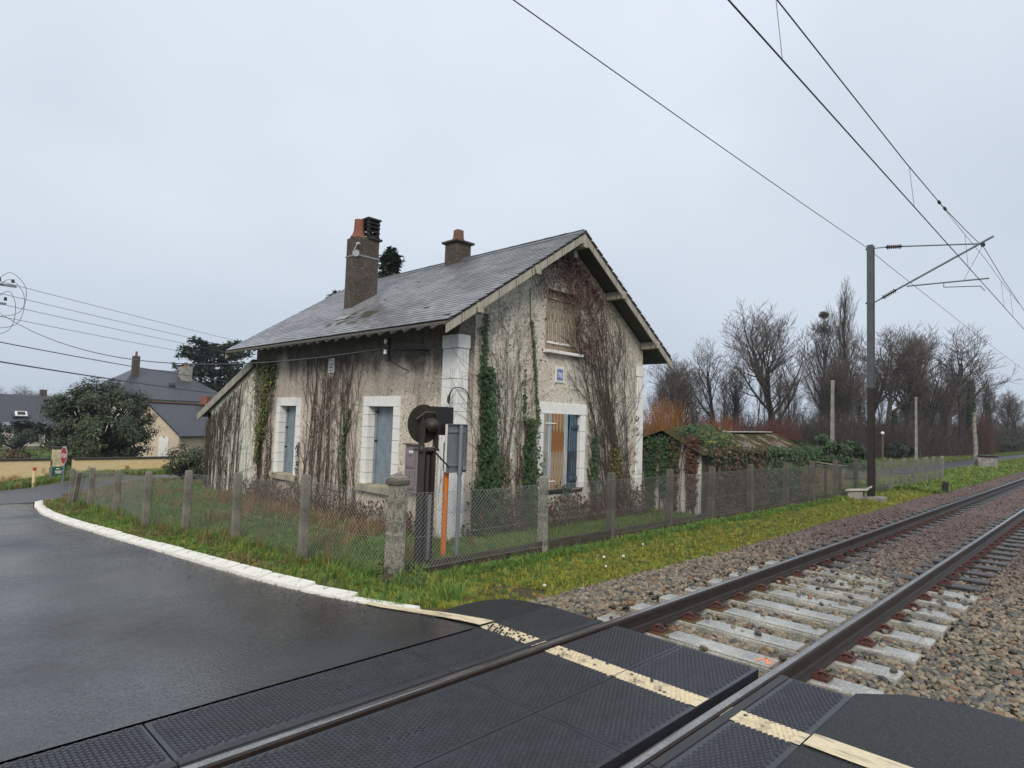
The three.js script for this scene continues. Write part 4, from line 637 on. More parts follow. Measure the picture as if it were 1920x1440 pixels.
// ---------------------------------------------------------------- foliage helpers
const leafIvy = (() => { const b = new MB(); b.quad(V(0, 0, 0), V(.5, .35, .08), V(0, 1, .02), V(-.5, .35, .08)); return b.geo(); })();
const leafLong = (() => { const b = new MB(); b.quad(V(0, 0, 0), V(.22, .5, .06), V(0, 1, 0), V(-.22, .5, .06)); return b.geo(); })();
const leafMat = mat({ roughness: .78 }), leafMatMatte = mat({ roughness: .9 });
function leaves(parent, name, list, geo, m = leafMat) {        // list of [x,y,z,size,dir(Vector3 outward),spin,color[3]]
  const I = new THREE.InstancedMesh(geo, m, list.length), c = new THREE.Color(), q = new THREE.Quaternion(), q2 = new THREE.Quaternion(), Z = V(0, 0, 1);
  list.forEach(([x, y, z, s, d, sp, k], i) => { q.setFromUnitVectors(Z, d); q2.setFromAxisAngle(Z, sp); q.multiply(q2); I.setMatrixAt(i, new THREE.Matrix4().compose(V(x, y, z), q, V(s, s, s))); c.setRGB(...k); I.setColorAt(i, c); });
  I.name = name; I.userData.kind = 'stuff'; parent.add(I); return I;
}
const PAL = {
  ivy: [[.022, .055, .016], [.032, .075, .022], [.045, .095, .03], [.028, .062, .02], [.018, .04, .014]],
  ivyYellow: [[.12, .13, .025], [.09, .105, .025], [.16, .15, .035], [.06, .08, .02], [.05, .06, .02]],
  red: [[.085, .022, .02], [.06, .02, .018], [.10, .034, .024], [.05, .022, .018]],
  brown: [[.09, .05, .028], [.12, .065, .03], [.07, .04, .025]],
  bramble: [[.03, .05, .016], [.05, .07, .02], [.08, .03, .022], [.10, .06, .025], [.02, .035, .014]],
  laurel: [[.022, .055, .018], [.035, .08, .025], [.05, .10, .03], [.018, .04, .014], [.07, .11, .05]],
  dark: [[.016, .032, .016], [.024, .045, .02], [.035, .06, .025], [.012, .024, .012]],
  olive: [[.05, .07, .028], [.075, .10, .04], [.105, .13, .058], [.034, .05, .02]],
};
const rdir = (R, d, k) => V(d.x + R.g() * k, d.y + R.g() * k + .15, d.z + R.g() * k).normalize();

// ---------------------------------------------------------------- climbing plants on the house
const onLong = (u, v, o) => V(u, v, HZ0 + o), onGable = (u, v, o) => V(HX1 + o, v, u), onLean = (u, v, o) => V(u, v, HZ0 - .015 + o);
const avoidL = [[-15.1, .25, -13.82, 2.22], [-11.2, .3, -9.84, 2.25], [-9.5, .4, -9.05, 1.4], [-12.65, 2.72, -12.35, 3.12]], avoidG = [[-10.72, .35, -9.14, 2.25], [-9.95, 2.6, -9.6, 3.0], [-9.75, 3.2, -9.3, 4.4]];
const topL = () => 3.22, topG = z => roofY(z) - .34, topLean = x => lerp(1.5, 2.95, (x + 19.8) / 3.4);
function stems(b, P, R, { u, v, lean, len, r, wob = .2, br = .06, top, avoid, depth = 0, back = .12, hug = .014 }) {
  let a = lean + R.g() * .12, k = 0; const off = .035 * R() * R(); const pts = [], rad = [], st = .11; let n = Math.ceil(len / st);
  for (; k <= n; k++) {
    if (avoid.some(q => u > q[0] && u < q[2] && v > q[1] && v < q[3])) break; if (v > top(u)) break;
    pts.push(P(u, v, hug + off + .008 * R() + r)); rad.push(Math.max(.0022, r * (1 - .65 * k / n)));
    if (depth < 2 && k > 1 && R() < br) { const s = R() < .5 ? -1 : 1; stems(b, P, R, { u, v, lean: a + s * R.r(.35, .95), len: len * R.r(.15, .4), r: r * .6, wob: .25, br: br * .8, top, avoid, depth: depth + 1, back: .02, hug }); }
    a += R.g() * wob + (lean - a) * back; u += Math.sin(a) * st; v += Math.cos(a) * st;
  }
  if (pts.length > 2) b.tube(pts, rad.map(q => q * .8), 4, false);
}
const vineBark = mat({ color: lin(.062, .05, .041), roughness: .95 }), vineBark2 = mat({ color: lin(.07, .052, .044), roughness: .95 });
function leafCover(P, D, R, n, fn, pal, size, list = []) { // fn(R) -> [u,v,off] or null
  for (let k = 0; k < n; k++) { const q = fn(R); if (!q) continue; const p = P(q[0], q[1], q[2]), s = size * (.55 + 1.15 * R() * R()), c = R.pick(pal), w = R.r(.8, 1.25); list.push([p.x, p.y, p.z, s, rdir(R, D, .55), Math.PI + R.g() * 1.2, c.map(e => e * w)]); } return list;
}
const DL = V(0, 0, 1), DG = V(1, 0, 0);
{ // between the windows
  const R = RNG(101), t = thing('climbing_vine', 'bare brown vine stems between the two windows of the long wall', 'vine'), b = new MB();
  for (let k = 0; k < 36; k++) stems(b, onLong, R, { u: R.r(-13.75, -11.25), v: -.3 + R() * .2, lean: R.g() * .07, len: R.r(1.6, 4.2), r: .005 + .016 * R() * R(), br: .12, top: topL, avoid: avoidL, wob: .16 });
  for (let k = 0; k < 6; k++) stems(b, onLong, R, { u: R.r(-13.4, -11.4), v: -.35, lean: R.g() * .05, len: R.r(2.6, 4), r: R.r(.02, .028), br: .1, top: topL, avoid: avoidL, wob: .12 });
  for (let k = 0; k < 26; k++) stems(b, onLong, R, { u: R.r(-13.6, -11.2), v: R.r(1.2, 2.6), lean: R.g() * .3, len: R.r(.8, 1.8), r: R.r(.004, .008), br: .14, top: topL, avoid: avoidL, wob: .25 });
  part(t, 'stems', b.geo(), vineBark2).userData.kind = 'stuff';
  const L = leafCover(onLong, DL, R, 900, R => [-12.5 + R.g() * 1.25, R.r(.2, 3.15), .02 + R() * .06], [PAL.red[1], PAL.red[3], ...PAL.brown, ...PAL.brown], .04).filter(l => Math.sin(l[0] * 23) > -.1);
  leafCover(onLong, DL, R, 420, R => { const v = R.r(.3, 2.0); return [-11.72 + .06 * Math.sin(v * 4) + R.g() * .13, v, .03 + R() * .07]; }, PAL.ivy, .05, L);
  leafCover(onLong, DL, R, 140, R => [-13.76 + R.g() * .06, R.r(.1, 1.2), .03 + R() * .06], PAL.ivy, .05, L);
  leaves(t, 'leaves', L, leafIvy);
}
{ // yellow-green ivy hanging at the far end of the long wall
  const R = RNG(103), t = thing('ivy', 'yellow green ivy hanging under the eaves where the lean-to begins', 'ivy'), b = new MB();
  for (let k = 0; k < 16; k++) stems(b, onLong, R, { u: R.r(-16.1, -15.2), v: -.35, lean: R.r(-.12, .10), len: R.r(2, 4), r: R.r(.008, .016), br: .08, top: topL, avoid: avoidL });
  for (let k = 0; k < 9; k++) stems(b, onLong, R, { u: R.r(-15.6, -14.8) , v: -.35, lean: R.r(.0, .14), len: R.r(1.5, 3), r: .007, br: .05, top: topL, avoid: avoidL });
  part(t, 'stems', b.geo(), vineBark).userData.kind = 'stuff';
  const L = leafCover(onLong, DL, R, 2600, R => { const v = 3.2 - Math.pow(R(), 1.2) * 2.6, w = lerp(.12, .85, sstep(.6, 2.9, v)); const u = -15.75 + (v - 2) * .05 + R.g() * w; if (Math.abs(u + 15.9) < .09 * (v > 1.6 ? 1 : 0)) return null; return [u, v, .03 + R() * .13]; }, PAL.ivyYellow, .065);
  leafCover(onLong, DL, R, 420, R => [-15.5 + R.g() * .5, 2.5 + R() * .7, .03 + R() * .1], PAL.ivy, .06, L);
  leafCover(onLong, DL, R, 260, R => { const v = R.r(-.2, 1.2); return [-15.85 + R.g() * .16, v, .03 + R() * .08]; }, PAL.brown, .05, L);
  leafCover(onLong, DL, R, 160, R => { const v = R.r(.0, 1.5); return [-15.42 + .12 * v + R.g() * .05, v, .03 + R() * .05]; }, [...PAL.brown, ...PAL.red], .045, L);
  leaves(t, 'leaves', L, leafIvy);
}
{ // lean-to
  const R = RNG(105), t = thing('climbing_vine', 'thick curtain of bare vine stems over the whitewashed lean-to wall', 'vine'), b = new MB(), av = [];
  for (let k = 0; k < 50; k++) { const u = -19.6 + Math.pow(R(), 1.5) * 2.4; stems(b, onLean, R, { u, v: -.55, lean: R.r(-.06, .12), len: R.r(2, 4.2), r: R.r(.007, .02), br: .07, top: x => topLean(x) + .03, avoid: av, wob: .12 }); }
  for (let k = 0; k < 10; k++) stems(b, onLean, R, { u: R.r(-17.6, -16.5), v: -.5, lean: R.r(-.05, .1), len: R.r(1, 3.4), r: .006, br: .06, top: topLean, avoid: av, wob: .12 });
  for (let k = 0; k < 60; k++) { const u = R.r(-19.5, -17.3); stems(b, onLean, R, { u, v: topLean(u) - R.r(.3, 1.3), lean: R.r(-.2, .35), len: R.r(.5, 1.4), r: R.r(.004, .01), br: .16, top: x => topLean(x) + .05, avoid: av, wob: .25 }); }
  part(t, 'stems', b.geo(), vineBark).userData.kind = 'stuff';
  const L = leafCover(onLean, DL, R, 500, R => { const u = R.r(-19.7, -17.4); return [u, topLean(u) - Math.pow(R(), 1.6) * 1.2, .02 + R() * .08]; }, PAL.brown, .04);
  leafCover(onLean, DL, R, 240, R => { const v = R.r(-.3, 1.8); return [-17.95 + R.g() * .09 + .03 * v, v, .02 + R() * .05]; }, PAL.ivy, .05, L);
  leaves(t, 'leaves', L, leafIvy);
}
{ // thin stems right of the second window and on the pillar
  const R = RNG(107), t = thing('climbing_vine', 'few thin dead stems on the white corner pillar and beside it', 'vine'), b = new MB();
  for (let k = 0; k < 9; k++) stems(b, onLong, R, { u: R.r(-9.75, -8.75), v: -.3, lean: R.g() * .06, len: R.r(1.5, 3.3), r: .005, br: .09, top: topL, avoid: avoidL });
  for (let k = 0; k < 8; k++) stems(b, onLong, R, { u: R.r(-8.6, -8.3), v: R.r(.2, 1.9), lean: R.g() * .4, len: R.r(.6, 1.4), r: .004, br: .16, top: () => 3, avoid: [], wob: .3, hug: .03 });
  for (let k = 0; k < 5; k++) stems(b, onLong, R, { u: R.r(-9.75, -8.9), v: R.r(1.9, 2.4), lean: R.g() * .4, len: R.r(.3, .9), r: .004, br: .3, top: topL, avoid: [], wob: .3 });
  b.tube(curve([onGable(-7.35, 2.2, .02), onGable(-7.2, 2.34, .06), V(-8.2, 2.36, -6.95), V(-8.28, 2.22, -6.92), V(-8.3, 2.08, -6.93)], 12), [.008, .008, .008, .008, .008, .008, .008, .008, .012, .022, .03, .026, .008], 6, true);
  part(t, 'stems', b.geo(), vineBark).userData.kind = 'stuff';
}
{ // gable, left: ivy column next to the corner
  const R = RNG(111), t = thing('ivy', 'dark green ivy column climbing the gable next to the corner pillar', 'ivy'), b = new MB();
  for (let k = 0; k < 14; k++) stems(b, onGable, R, { u: R.r(-8.1, -7.5), v: -.25, lean: R.r(-.06, .12), len: R.r(2, 3.6), r: R.r(.008, .018), br: .07, top: topG, avoid: avoidG });
  part(t, 'stems', b.geo(), vineBark).userData.kind = 'stuff';
  const L = leafCover(onGable, DG, R, 2700, R => { const v = -.2 + Math.pow(R(), 1.15) * 3.0, w = v < 1 ? lerp(.5, .24, clamp(v)) : lerp(.24, .13, clamp((v - 1) / 1.8)); return [-7.8 + (v - 1) * .07 + R.g() * w * (.6 + 1.3 * fbm(v * 2.2, 4, 8, 3)), v, .03 + R() * R() * .3]; }, PAL.ivy, .065);
  leafCover(onGable, DG, R, 240, R => [-7.62 + R.g() * .12, R.r(2.8, 3.75), .03 + R() * .08], PAL.ivy, .055, L);
  leafCover(onGable, DG, R, 420, R => [-8.15 + R.g() * .4, Math.pow(R(), 1.4) * 1.2, .03 + R() * .12], [...PAL.ivyYellow, ...PAL.brown], .055, L);
  leaves(t, 'leaves', L, leafIvy);
}
{ // gable, left: bare fan
  const R = RNG(113), t = thing('climbing_vine', 'fan of bare vine stems on the gable between the two ivy columns', 'vine'), b = new MB();
  for (let k = 0; k < 30; k++) stems(b, onGable, R, { u: R.r(-8.75, -7.7), v: -.2 + R() * .5, lean: R.r(-.16, .10), len: R.r(1.8, 4.6), r: R.r(.005, .010), br: .13, top: topG, avoid: avoidG, wob: .18 });
  for (let k = 0; k < 18; k++) stems(b, onGable, R, { u: R.r(-8.9, -7.6), v: R.r(1.6, 3.2), lean: R.g() * .5, len: R.r(.5, 1.6), r: .004, br: .2, top: topG, avoid: avoidG, wob: .3 });
  part(t, 'stems', b.geo(), vineBark).userData.kind = 'stuff';
  leaves(t, 'leaves', leafCover(onGable, DG, R, 420, R => [R.r(-8.9, -7.6), R() < .6 ? R.r(0, 1) : R.r(1, 4), .02 + R() * .05], [...PAL.brown, ...PAL.red], .04), leafIvy);
}
{ // gable, middle: ivy by the shutters
  const R = RNG(115), t = thing('ivy', 'green ivy beside the blue shutters, thinning to a single shoot above', 'ivy'), b = new MB();
  for (let k = 0; k < 10; k++) stems(b, onGable, R, { u: R.r(-9.1, -8.65), v: -.25, lean: R.g() * .05, len: R.r(1.6, 3), r: .010, br: .07, top: topG, avoid: avoidG });
  b.tube(curve([onGable(-9.1, 1.5, .03), onGable(-9.08, 2.4, .03), onGable(-8.98, 3.1, .03), onGable(-8.86, 3.7, .03), onGable(-8.8, 4.4, .03)], 24), .009, 5, false);
  part(t, 'stems', b.geo(), vineBark).userData.kind = 'stuff';
  const L = leafCover(onGable, DG, R, 1500, R => { const v = -.2 + Math.pow(R(), 1.1) * 2.1; return [-8.9 + R.g() * lerp(.34, .16, clamp(v / 2)) * (.5 + 1.2 * fbm(v * 2.4, 7, 8, 3)), v, .03 + R() * R() * .26]; }, [...PAL.ivy, ...PAL.ivy, PAL.ivyYellow[1]], .06);
  leafCover(onGable, DG, R, 330, R => { const v = R.r(1.8, 3.8); return [-9.1 + (v - 2) * .13 + R.g() * .05, v, .03 + R() * .06]; }, [...PAL.ivyYellow, ...PAL.ivy], .05, L);
  leafCover(onGable, DG, R, 90, R => { const v = R.r(1.8, 2.9); return [-8.72 + R.g() * .05, v, .03 + R() * .05]; }, PAL.ivy, .05, L);
  leaves(t, 'leaves', L, leafIvy);
}
{ // gable, right: leaning creeper and red tangle under the ridge
  const R = RNG(117), t = thing('climbing_vine', 'dense leaning creeper on the right of the gable, reddish tangle under the roof', 'vine'), b = new MB(), b2 = new MB();
  for (let k = 0; k < 46; k++) stems(b, onGable, R, { u: R.r(-12.75, -11.1), v: -.25 + R() * .4, lean: R.r(.10, .42), len: R.r(2.2, 5.6), r: .005 + .02 * R() * R(), br: .12, top: topG, avoid: avoidG, wob: .13, back: .2 });
  for (let k = 0; k < 8; k++) stems(b, onGable, R, { u: R.r(-12.7, -11.3), v: -.3, lean: R.r(.1, .35), len: R.r(3, 5.6), r: R.r(.02, .032), br: .1, top: topG, avoid: avoidG, wob: .1, back: .2 });
  for (let k = 0; k < 60; k++) stems(b, onGable, R, { u: R.r(-12.6, -10.4), v: R.r(2.2, 3.6), lean: R.r(-.1, .7), len: R.r(.7, 2.2), r: R.r(.004, .008), br: .14, top: topG, avoid: avoidG, wob: .2 });
  for (let k = 0; k < 210; k++) stems(b2, onGable, R, { u: R.r(-11.9, -8.9), v: R.r(4.2, 5.1), lean: R.g() * 1.4, len: R.r(.4, 1.3), r: R.r(.004, .007), br: .2, top: topG, avoid: [[-10.1, 3.2, -9.3, 4.1]], wob: .4, hug: .04 });
  part(t, 'stems', b.geo(), vineBark).userData.kind = 'stuff'; part(t, 'fine_shoots', b2.geo(), mat({ color: lin(.082, .045, .04), roughness: .95 }), 'reddish fine shoots').userData.kind = 'stuff';
  const L = leafCover(onGable, DG, R, 2300, R => { const u = -10.3 + R.g() * 1.6, v = topG(u) - Math.pow(R(), 1.5) * 1.9; if (v < 3.0 || (u > -10.2 && u < -9.25 && v < 4.35 && R() < .85)) return null; return [u, v, .03 + R() * .16]; }, [...PAL.red, PAL.brown[0], PAL.brown[2], PAL.red[3]], .05);
  leafCover(onGable, DG, R, 420, R => [R.r(-12.7, -10.8), R.r(.2, 2.6), .02 + R() * .06], [...PAL.brown, ...PAL.red], .045, L);
  leafCover(onGable, DG, R, 460, R => [-11.75 + R.g() * .35, 1.0 + R.g() * .6, .03 + R() * .1], [...PAL.ivyYellow, ...PAL.brown], .06, L);
  leafCover(onGable, DG, R, 420, R => [-10.95 + R.g() * .18, R.r(-.2, 1.6), .03 + R() * .12], PAL.ivy, .06, L);
  leaves(t, 'leaves', L, leafIvy);
}
{ // brambles along the foot of the walls
  for (const [nm, lab, P, D, u0, u1, hgt, n, seed] of [['bramble', 'dark leafy brambles along the foot of the gable wall', onGable, DG, -12.8, -7.35, .62, 3600, 121], ['bramble', 'withered brambles along the foot of the long wall', onLong, DL, -16.3, -8.6, .42, 2200, 123]]) {
    const R = RNG(seed), t = thing(nm, lab, 'bramble'), b = new MB(), L = [];
    for (let k = 0; k < 90; k++) { const u = R.r(u0, u1), p = P(u, -.32, .1 + R() * .25), h = hgt * R.r(.5, 1.3), q = p.clone().add(V(R.g() * .2, h, R.g() * .2)).addScaledVector(D, .1), e = q.clone().add(V(R.g() * .35, -h * .25, R.g() * .35)).addScaledVector(D, .15); b.tube(curve([p, q, e], 6), .005, 4, false); }
    part(t, 'canes', b.geo(), M.twigRed).userData.kind = 'stuff';
    for (let k = 0; k < n; k++) { const u = R.r(u0, u1), c = fbm(u * 1.7, seed, 9, 3), v = -.3 + Math.pow(R(), 1.5) * hgt * (.5 + 1.5 * c), p = P(u, v, .05 + R() * .42 * (1 - .5 * (v + .3))); const pal = seed === 121 ? (c > .55 ? PAL.ivy : R() < .45 ? PAL.red : PAL.bramble) : R() < .6 ? PAL.brown : PAL.bramble, col = R.pick(pal), w = R.r(.8, 1.2); L.push([p.x, p.y, p.z, .06 * R.r(.6, 1.3), rdir(R, D, .9), R.r(0, 6), col.map(x => x * w)]); }
    leaves(t, 'leaves', L, leafIvy);
  }
}

// ---------------------------------------------------------------- sheds behind the fence
function corrugated(w, l, pitch = .09, amp = .018) { // sheet, waves run along l
  const b = new MB(), n = Math.ceil(w / (pitch / 4)); for (let i = 0; i <= n; i++) { const x = i / n * w; for (const z of [0, l]) b.vert(x, Math.sin(x / pitch * 6.283) * amp, z, 0, 1, 0, x, z); } for (let i = 0; i < n; i++) { const k = i * 2; b.i.push(k, k + 1, k + 2, k + 2, k + 1, k + 3); } const g = b.geo(); g.computeVertexNormals(); return g;
}
const roofMoss = mat({ map: tex(512, 512, (u, v) => { const a = fbm(u * 40, v * 40, 501, 3, 40), b = fbm(u * 7, v * 7, 502, 4, 7); let k = .42 + .3 * (a - .5); let c = [k, k * .96, k * .86]; if (b + .3 * a > .66) c = [.24 + .2 * (a - .5), .22 + .16 * (a - .5), .10]; else if (b > .42) c = [.30, .23, .16].map(q => q * (.6 + .7 * a)); return c; }, [2.2, 2.2]), roughness: .95 });
{
  const t = thing('shed', 'low white block shed with mossy corrugated roof, half buried in ivy', 'shed'), R = RNG(131), g = -.28, zf = -13.6, zb = -20.1, x0 = -9.3, x1 = -7.15, xm = -8.0, ye = 1.3, yr = 1.72, topA = x => x < xm ? lerp(1.2, yr - .06, (x - x0) / (xm - x0)) : lerp(yr - .06, ye - .04, (x - xm) / (x1 - xm));
  const wm = mat({ map: T.white, color: lin(.8, .78, .72), roughness: .9, bumpMap: T.grainBump, bumpScale: .004 }), w2 = mat({ map: T.concrete, color: lin(.4, .36, .30) });
  for (let r = 0; r < 5; r++) for (let c = 0; c < 4; c++) { const y0 = g + r * .37, xa = x0 + c * .54 + (r % 2 ? -.0 : 0), xb = Math.min(xa + .53, x1), ya = Math.min(y0 + .36, topA(xa)), yb = Math.min(y0 + .36, topA(xb)); if (Math.max(ya, yb) < y0 + .04) continue; const b = new MB(); b.hexa([V(xa, y0, zf), V(xb, y0, zf), V(xb, y0, zf - .15), V(xa, y0, zf - .15), V(xa, Math.max(ya, y0 + .01), zf), V(xb, Math.max(yb, y0 + .01), zf), V(xb, Math.max(yb, y0 + .01), zf - .15), V(xa, Math.max(ya, y0 + .01), zf - .15)]); part(t, 'wall_block', b.geo(), wm); }
  const b = new MB(); b.box(x1 - .08, (g + ye) / 2 - .02, (zf + zb) / 2 - .08, .15, ye - g - .04, zf - zb - .17); b.box((x0 + x1) / 2, (g + 1.1) / 2, zb + .08, x1 - x0 - .2, 1.1 - g, .15); b.box(x0 + .08, (g + 1.1) / 2, (zf + zb) / 2, .15, 1.1 - g, zf - zb - .4); part(t, 'side_wall', b.geo(), w2);
  const mk = (xa, ya, xb, yb) => { const L = Math.hypot(xb - xa, yb - ya), G = corrugated(zf - zb + .4, L + .12); const m = new THREE.Matrix4().makeBasis(V(0, 0, -1), V(-(yb - ya), xb - xa, 0).multiplyScalar(Math.sign(xb - xa) / L), V((xb - xa) / L, (yb - ya) / L, 0)); m.setPosition(xa, ya, zf + .2); return G.applyMatrix4(m); };
  part(t, 'roof_sheet', mk(xm, yr, x1 + .1, ye - .05), roofMoss); part(t, 'roof_sheet', mk(xm, yr, x0 - .1, 1.2), roofMoss);
  part(t, 'ridge_board', at(rbox(.3, .03, 3.2, .008), xm - .02, yr + .035, -18.2, .01, .03), mat({ map: T.concrete, color: lin(1.25, 1.25, 1.25) }), 'pale fibre cement ridge piece');
}
{
  const t = thing('shed', 'collapsing ochre lean-to shed with sagging roof sheets beside the fence', 'shed'), g = -.28, z0 = -18.4, z1 = -24.6;
  const ochre = mat({ map: woodPeel([.50, .40, .24], [.42, .36, .26], [.58, .50, .36], 520), roughness: .95 }), y = z => lerp(1.05, .62, (z - z0) / (z1 - z0));
  for (let k = 0; k < 14; k++) { const z = -20.4 - k * .3; part(t, 'wall_board', at(rbox(.03, y(z) - g - .05, .285, .006), -7.28, (y(z) + g) / 2 - .03, z - .15), k % 5 === 2 ? M.sleeperDark : ochre); }
  part(t, 'back_wall', at(rbox(.08, .8, 4.2, .01), -8.9, .12, -22.4), M.concrete);
  const G = corrugated(1.9, 6.4, .09, .016), L = Math.hypot(z1 - z0, .43); const m = new THREE.Matrix4().makeBasis(V(1, .02, 0).normalize(), V(0, 1, 0), V(0, -.43 / L, (z1 - z0) / L)); m.setPosition(-9.0, 1.08, z0); part(t, 'roof_sheet', G.applyMatrix4(m), roofMoss);
  part(t, 'roof_edge', at(rbox(.05, .05, 5.2, .01), -7.1, .86, -21.2, -.068), mat({ map: T.wood, color: lin(.9, .8, .66) })); part(t, 'roof_edge', at(rbox(.05, .05, 2.0, .01), -7.35, 1.07, -17.6, -.05), M.concrete);
}
{
  const R = RNG(133), t = thing('ivy', 'thick ivy hump sprawling over the roof and front of the block shed', 'ivy'), b = new MB(), L = [];
  for (let k = 0; k < 60; k++) { const x = R.r(-8.7, -7.2); b.tube(curve([V(x, -.3, -13.55), V(x + R.g() * .2, .4, -13.53), V(x + R.g() * .3, 1.2, -13.5), V(x + R.g() * .4, 1.7, -13.8)], 8), .008, 4, false); }
  part(t, 'stems', b.geo(), vineBark).userData.kind = 'stuff';
  for (let k = 0; k < 4600; k++) { const a = R.g() * 1.0, u = R.g(), p = V(-7.7 + a * .95, 1.62 + u * .36 - Math.abs(a) * .26, -14.0 - R() * 1.3 + .5 * R.g()); const c = p.x > -7.5 && R() < .5 ? R.pick(PAL.ivyYellow) : R.pick(PAL.ivy); L.push([p.x, p.y, p.z, .07 * R.r(.6, 1.3), rdir(R, V(.4, .6, .6), .7), R.r(0, 6), c]); }
  for (const [x, w, v0, pal, n] of [[-8.35, .16, -.2, PAL.ivy, 900], [-7.95, .12, .2, PAL.ivy, 420], [-7.25, .13, 0, [...PAL.red, ...PAL.brown], 620], [-8.62, .1, .9, PAL.brown, 200], [-7.7, .1, -.2, PAL.bramble, 300]]) for (let k = 0; k < n; k++) { const v = lerp(1.6, v0, Math.pow(R(), 1.1)); L.push([x + R.g() * w * (1 + .6 * v), v, -13.55 + R() * .14, .065 * R.r(.6, 1.3), rdir(R, V(.2, .2, 1), .7), R.r(0, 6), R.pick(pal)]); }
  for (let k = 0; k < 3600; k++) { const z = R.r(-21.5, -13.7), c = fbm(z * .9, 3, 5, 3); if (c < .3 + .22 * R()) continue; const v = lerp(1.35, -.1, Math.pow(R(), .9 + 1.6 * (1 - c))); L.push([-7.05 + R() * .2, v, z, .075 * R.r(.6, 1.3), rdir(R, V(1, .3, .2), .7), R.r(0, 6), R.pick(z < -17 ? PAL.laurel : PAL.bramble)]); }
  leaves(t, 'leaves', L, leafIvy);
}
// ---------------------------------------------------------------- leafy bushes and evergreens
function bush(name, label, cat, c, r, n, size, pal, seed, o = {}) {
  const R = RNG(seed), t = thing(name, label, cat, o.group, c), b = new MB(), L = [], K = o.clumps || 40, cl = [];
  for (let k = 0; k < K; k++) { const th = R.r(0, 6.283), ph = Math.acos(R.r(o.low || -.55, 1)), q = .45 + .5 * Math.pow(R(), .4), w = .8 + .4 * fbm(th * 1.3, ph * 1.6, seed, 3); cl.push(V(Math.sin(ph) * Math.cos(th) * r[0] * q * w, r[1] * (1 + Math.cos(ph) * q * w) * .98 + (o.lift || 0), Math.sin(ph) * Math.sin(th) * r[2] * q * w)); }
  for (const p of cl) b.tube(curve([V(R.g() * .15 * r[0], 0, R.g() * .15 * r[2]), V(p.x * .3, p.y * .5, p.z * .3), p], 6), [.05, .045, .04, .03, .025, .02, .01].map(q => q * (o.trunk || .6)), 4, false);
  part(t, 'trunk', b.geo(), M.barkDark);
  const cr = o.cr || .32;
  for (let k = 0; k < n; k++) { const p = R.pick(cl), s = Math.min(...r) * cr, x = p.x + R.g() * s, y = p.y + R.g() * s * .8, z = p.z + R.g() * s; if (y < .02) continue; const d = V(x - 0, y - r[1] * .8, z).normalize(), col = R.pick(pal), w = R.r(.8, 1.2); L.push([x, y, z, size * R.r(.6, 1.35), rdir(R, d, o.tilt || .8), R.r(0, 6), col.map(e => e * w)]); }
  leaves(t, 'crown', L, o.geo || leafLong, o.mat || leafMat); return t;
}
bush('laurel_bush', 'glossy green laurel bush behind the sheds and the mast', 'bush', [-10.2, -.35, -31.5], [2.0, 1.0, 1.9], 6500, .16, PAL.laurel, 141, { clumps: 60 });
bush('laurel_bush', 'lower laurel growth leaning over the ochre shed', 'bush', [-9.5, -.35, -26.3], [1.0, .8, 1.6], 3000, .14, PAL.laurel, 142, { clumps: 40 });
bush('dark_bush', 'dark leafy bush at the corner of the lean-to by the street', 'bush', [-22.6, -.75, -7.7], [.85, .75, .8], 3600, .09, [...PAL.dark, ...PAL.olive], 143, { clumps: 50 });
bush('evergreen_tree', 'big round dark evergreen behind the yellow garden wall', 'tree', [-38.6, -1.6, -8.5], [2.75, 2.5, 2.75], 26000, .17, [...PAL.olive, ...PAL.olive, ...PAL.dark], 144, { clumps: 190, trunk: 2, cr: .22, low: -.98 });
bush('hedge', 'clipped dark green hedge in front of the far slate roofed house', 'hedge', [-62, -1.7, -8.3], [2, 1.2, 2.8], 4200, .24, PAL.dark, 145, { clumps: 60 });
bush('brown_bush', 'small leafless brown bush in the garden behind the wall', 'bush', [-42, -1.6, -5.6], [.9, .6, .9], 1800, .1, PAL.brown, 146, { clumps: 40 });
for (const [x, z, s, k] of [[-14, -62, 1, 1], [-13.2, -90, 1.2, 2], [-12.2, -106, 1.6, 3], [-11.6, -118, 1.8, 4]]) bush('roadside_bush', ['low dark evergreen bush across the road from the lamp', 'dark evergreen bush at the foot of the bare trees', 'rounded evergreen bush near the far end of the wood', 'last evergreen bush at the far end of the wood'][k - 1], 'bush', [x, -.35, z], [1.3 * s, .8 * s, 1.6 * s], 2200, .2, PAL.dark, 150 + k, { clumps: 36 });
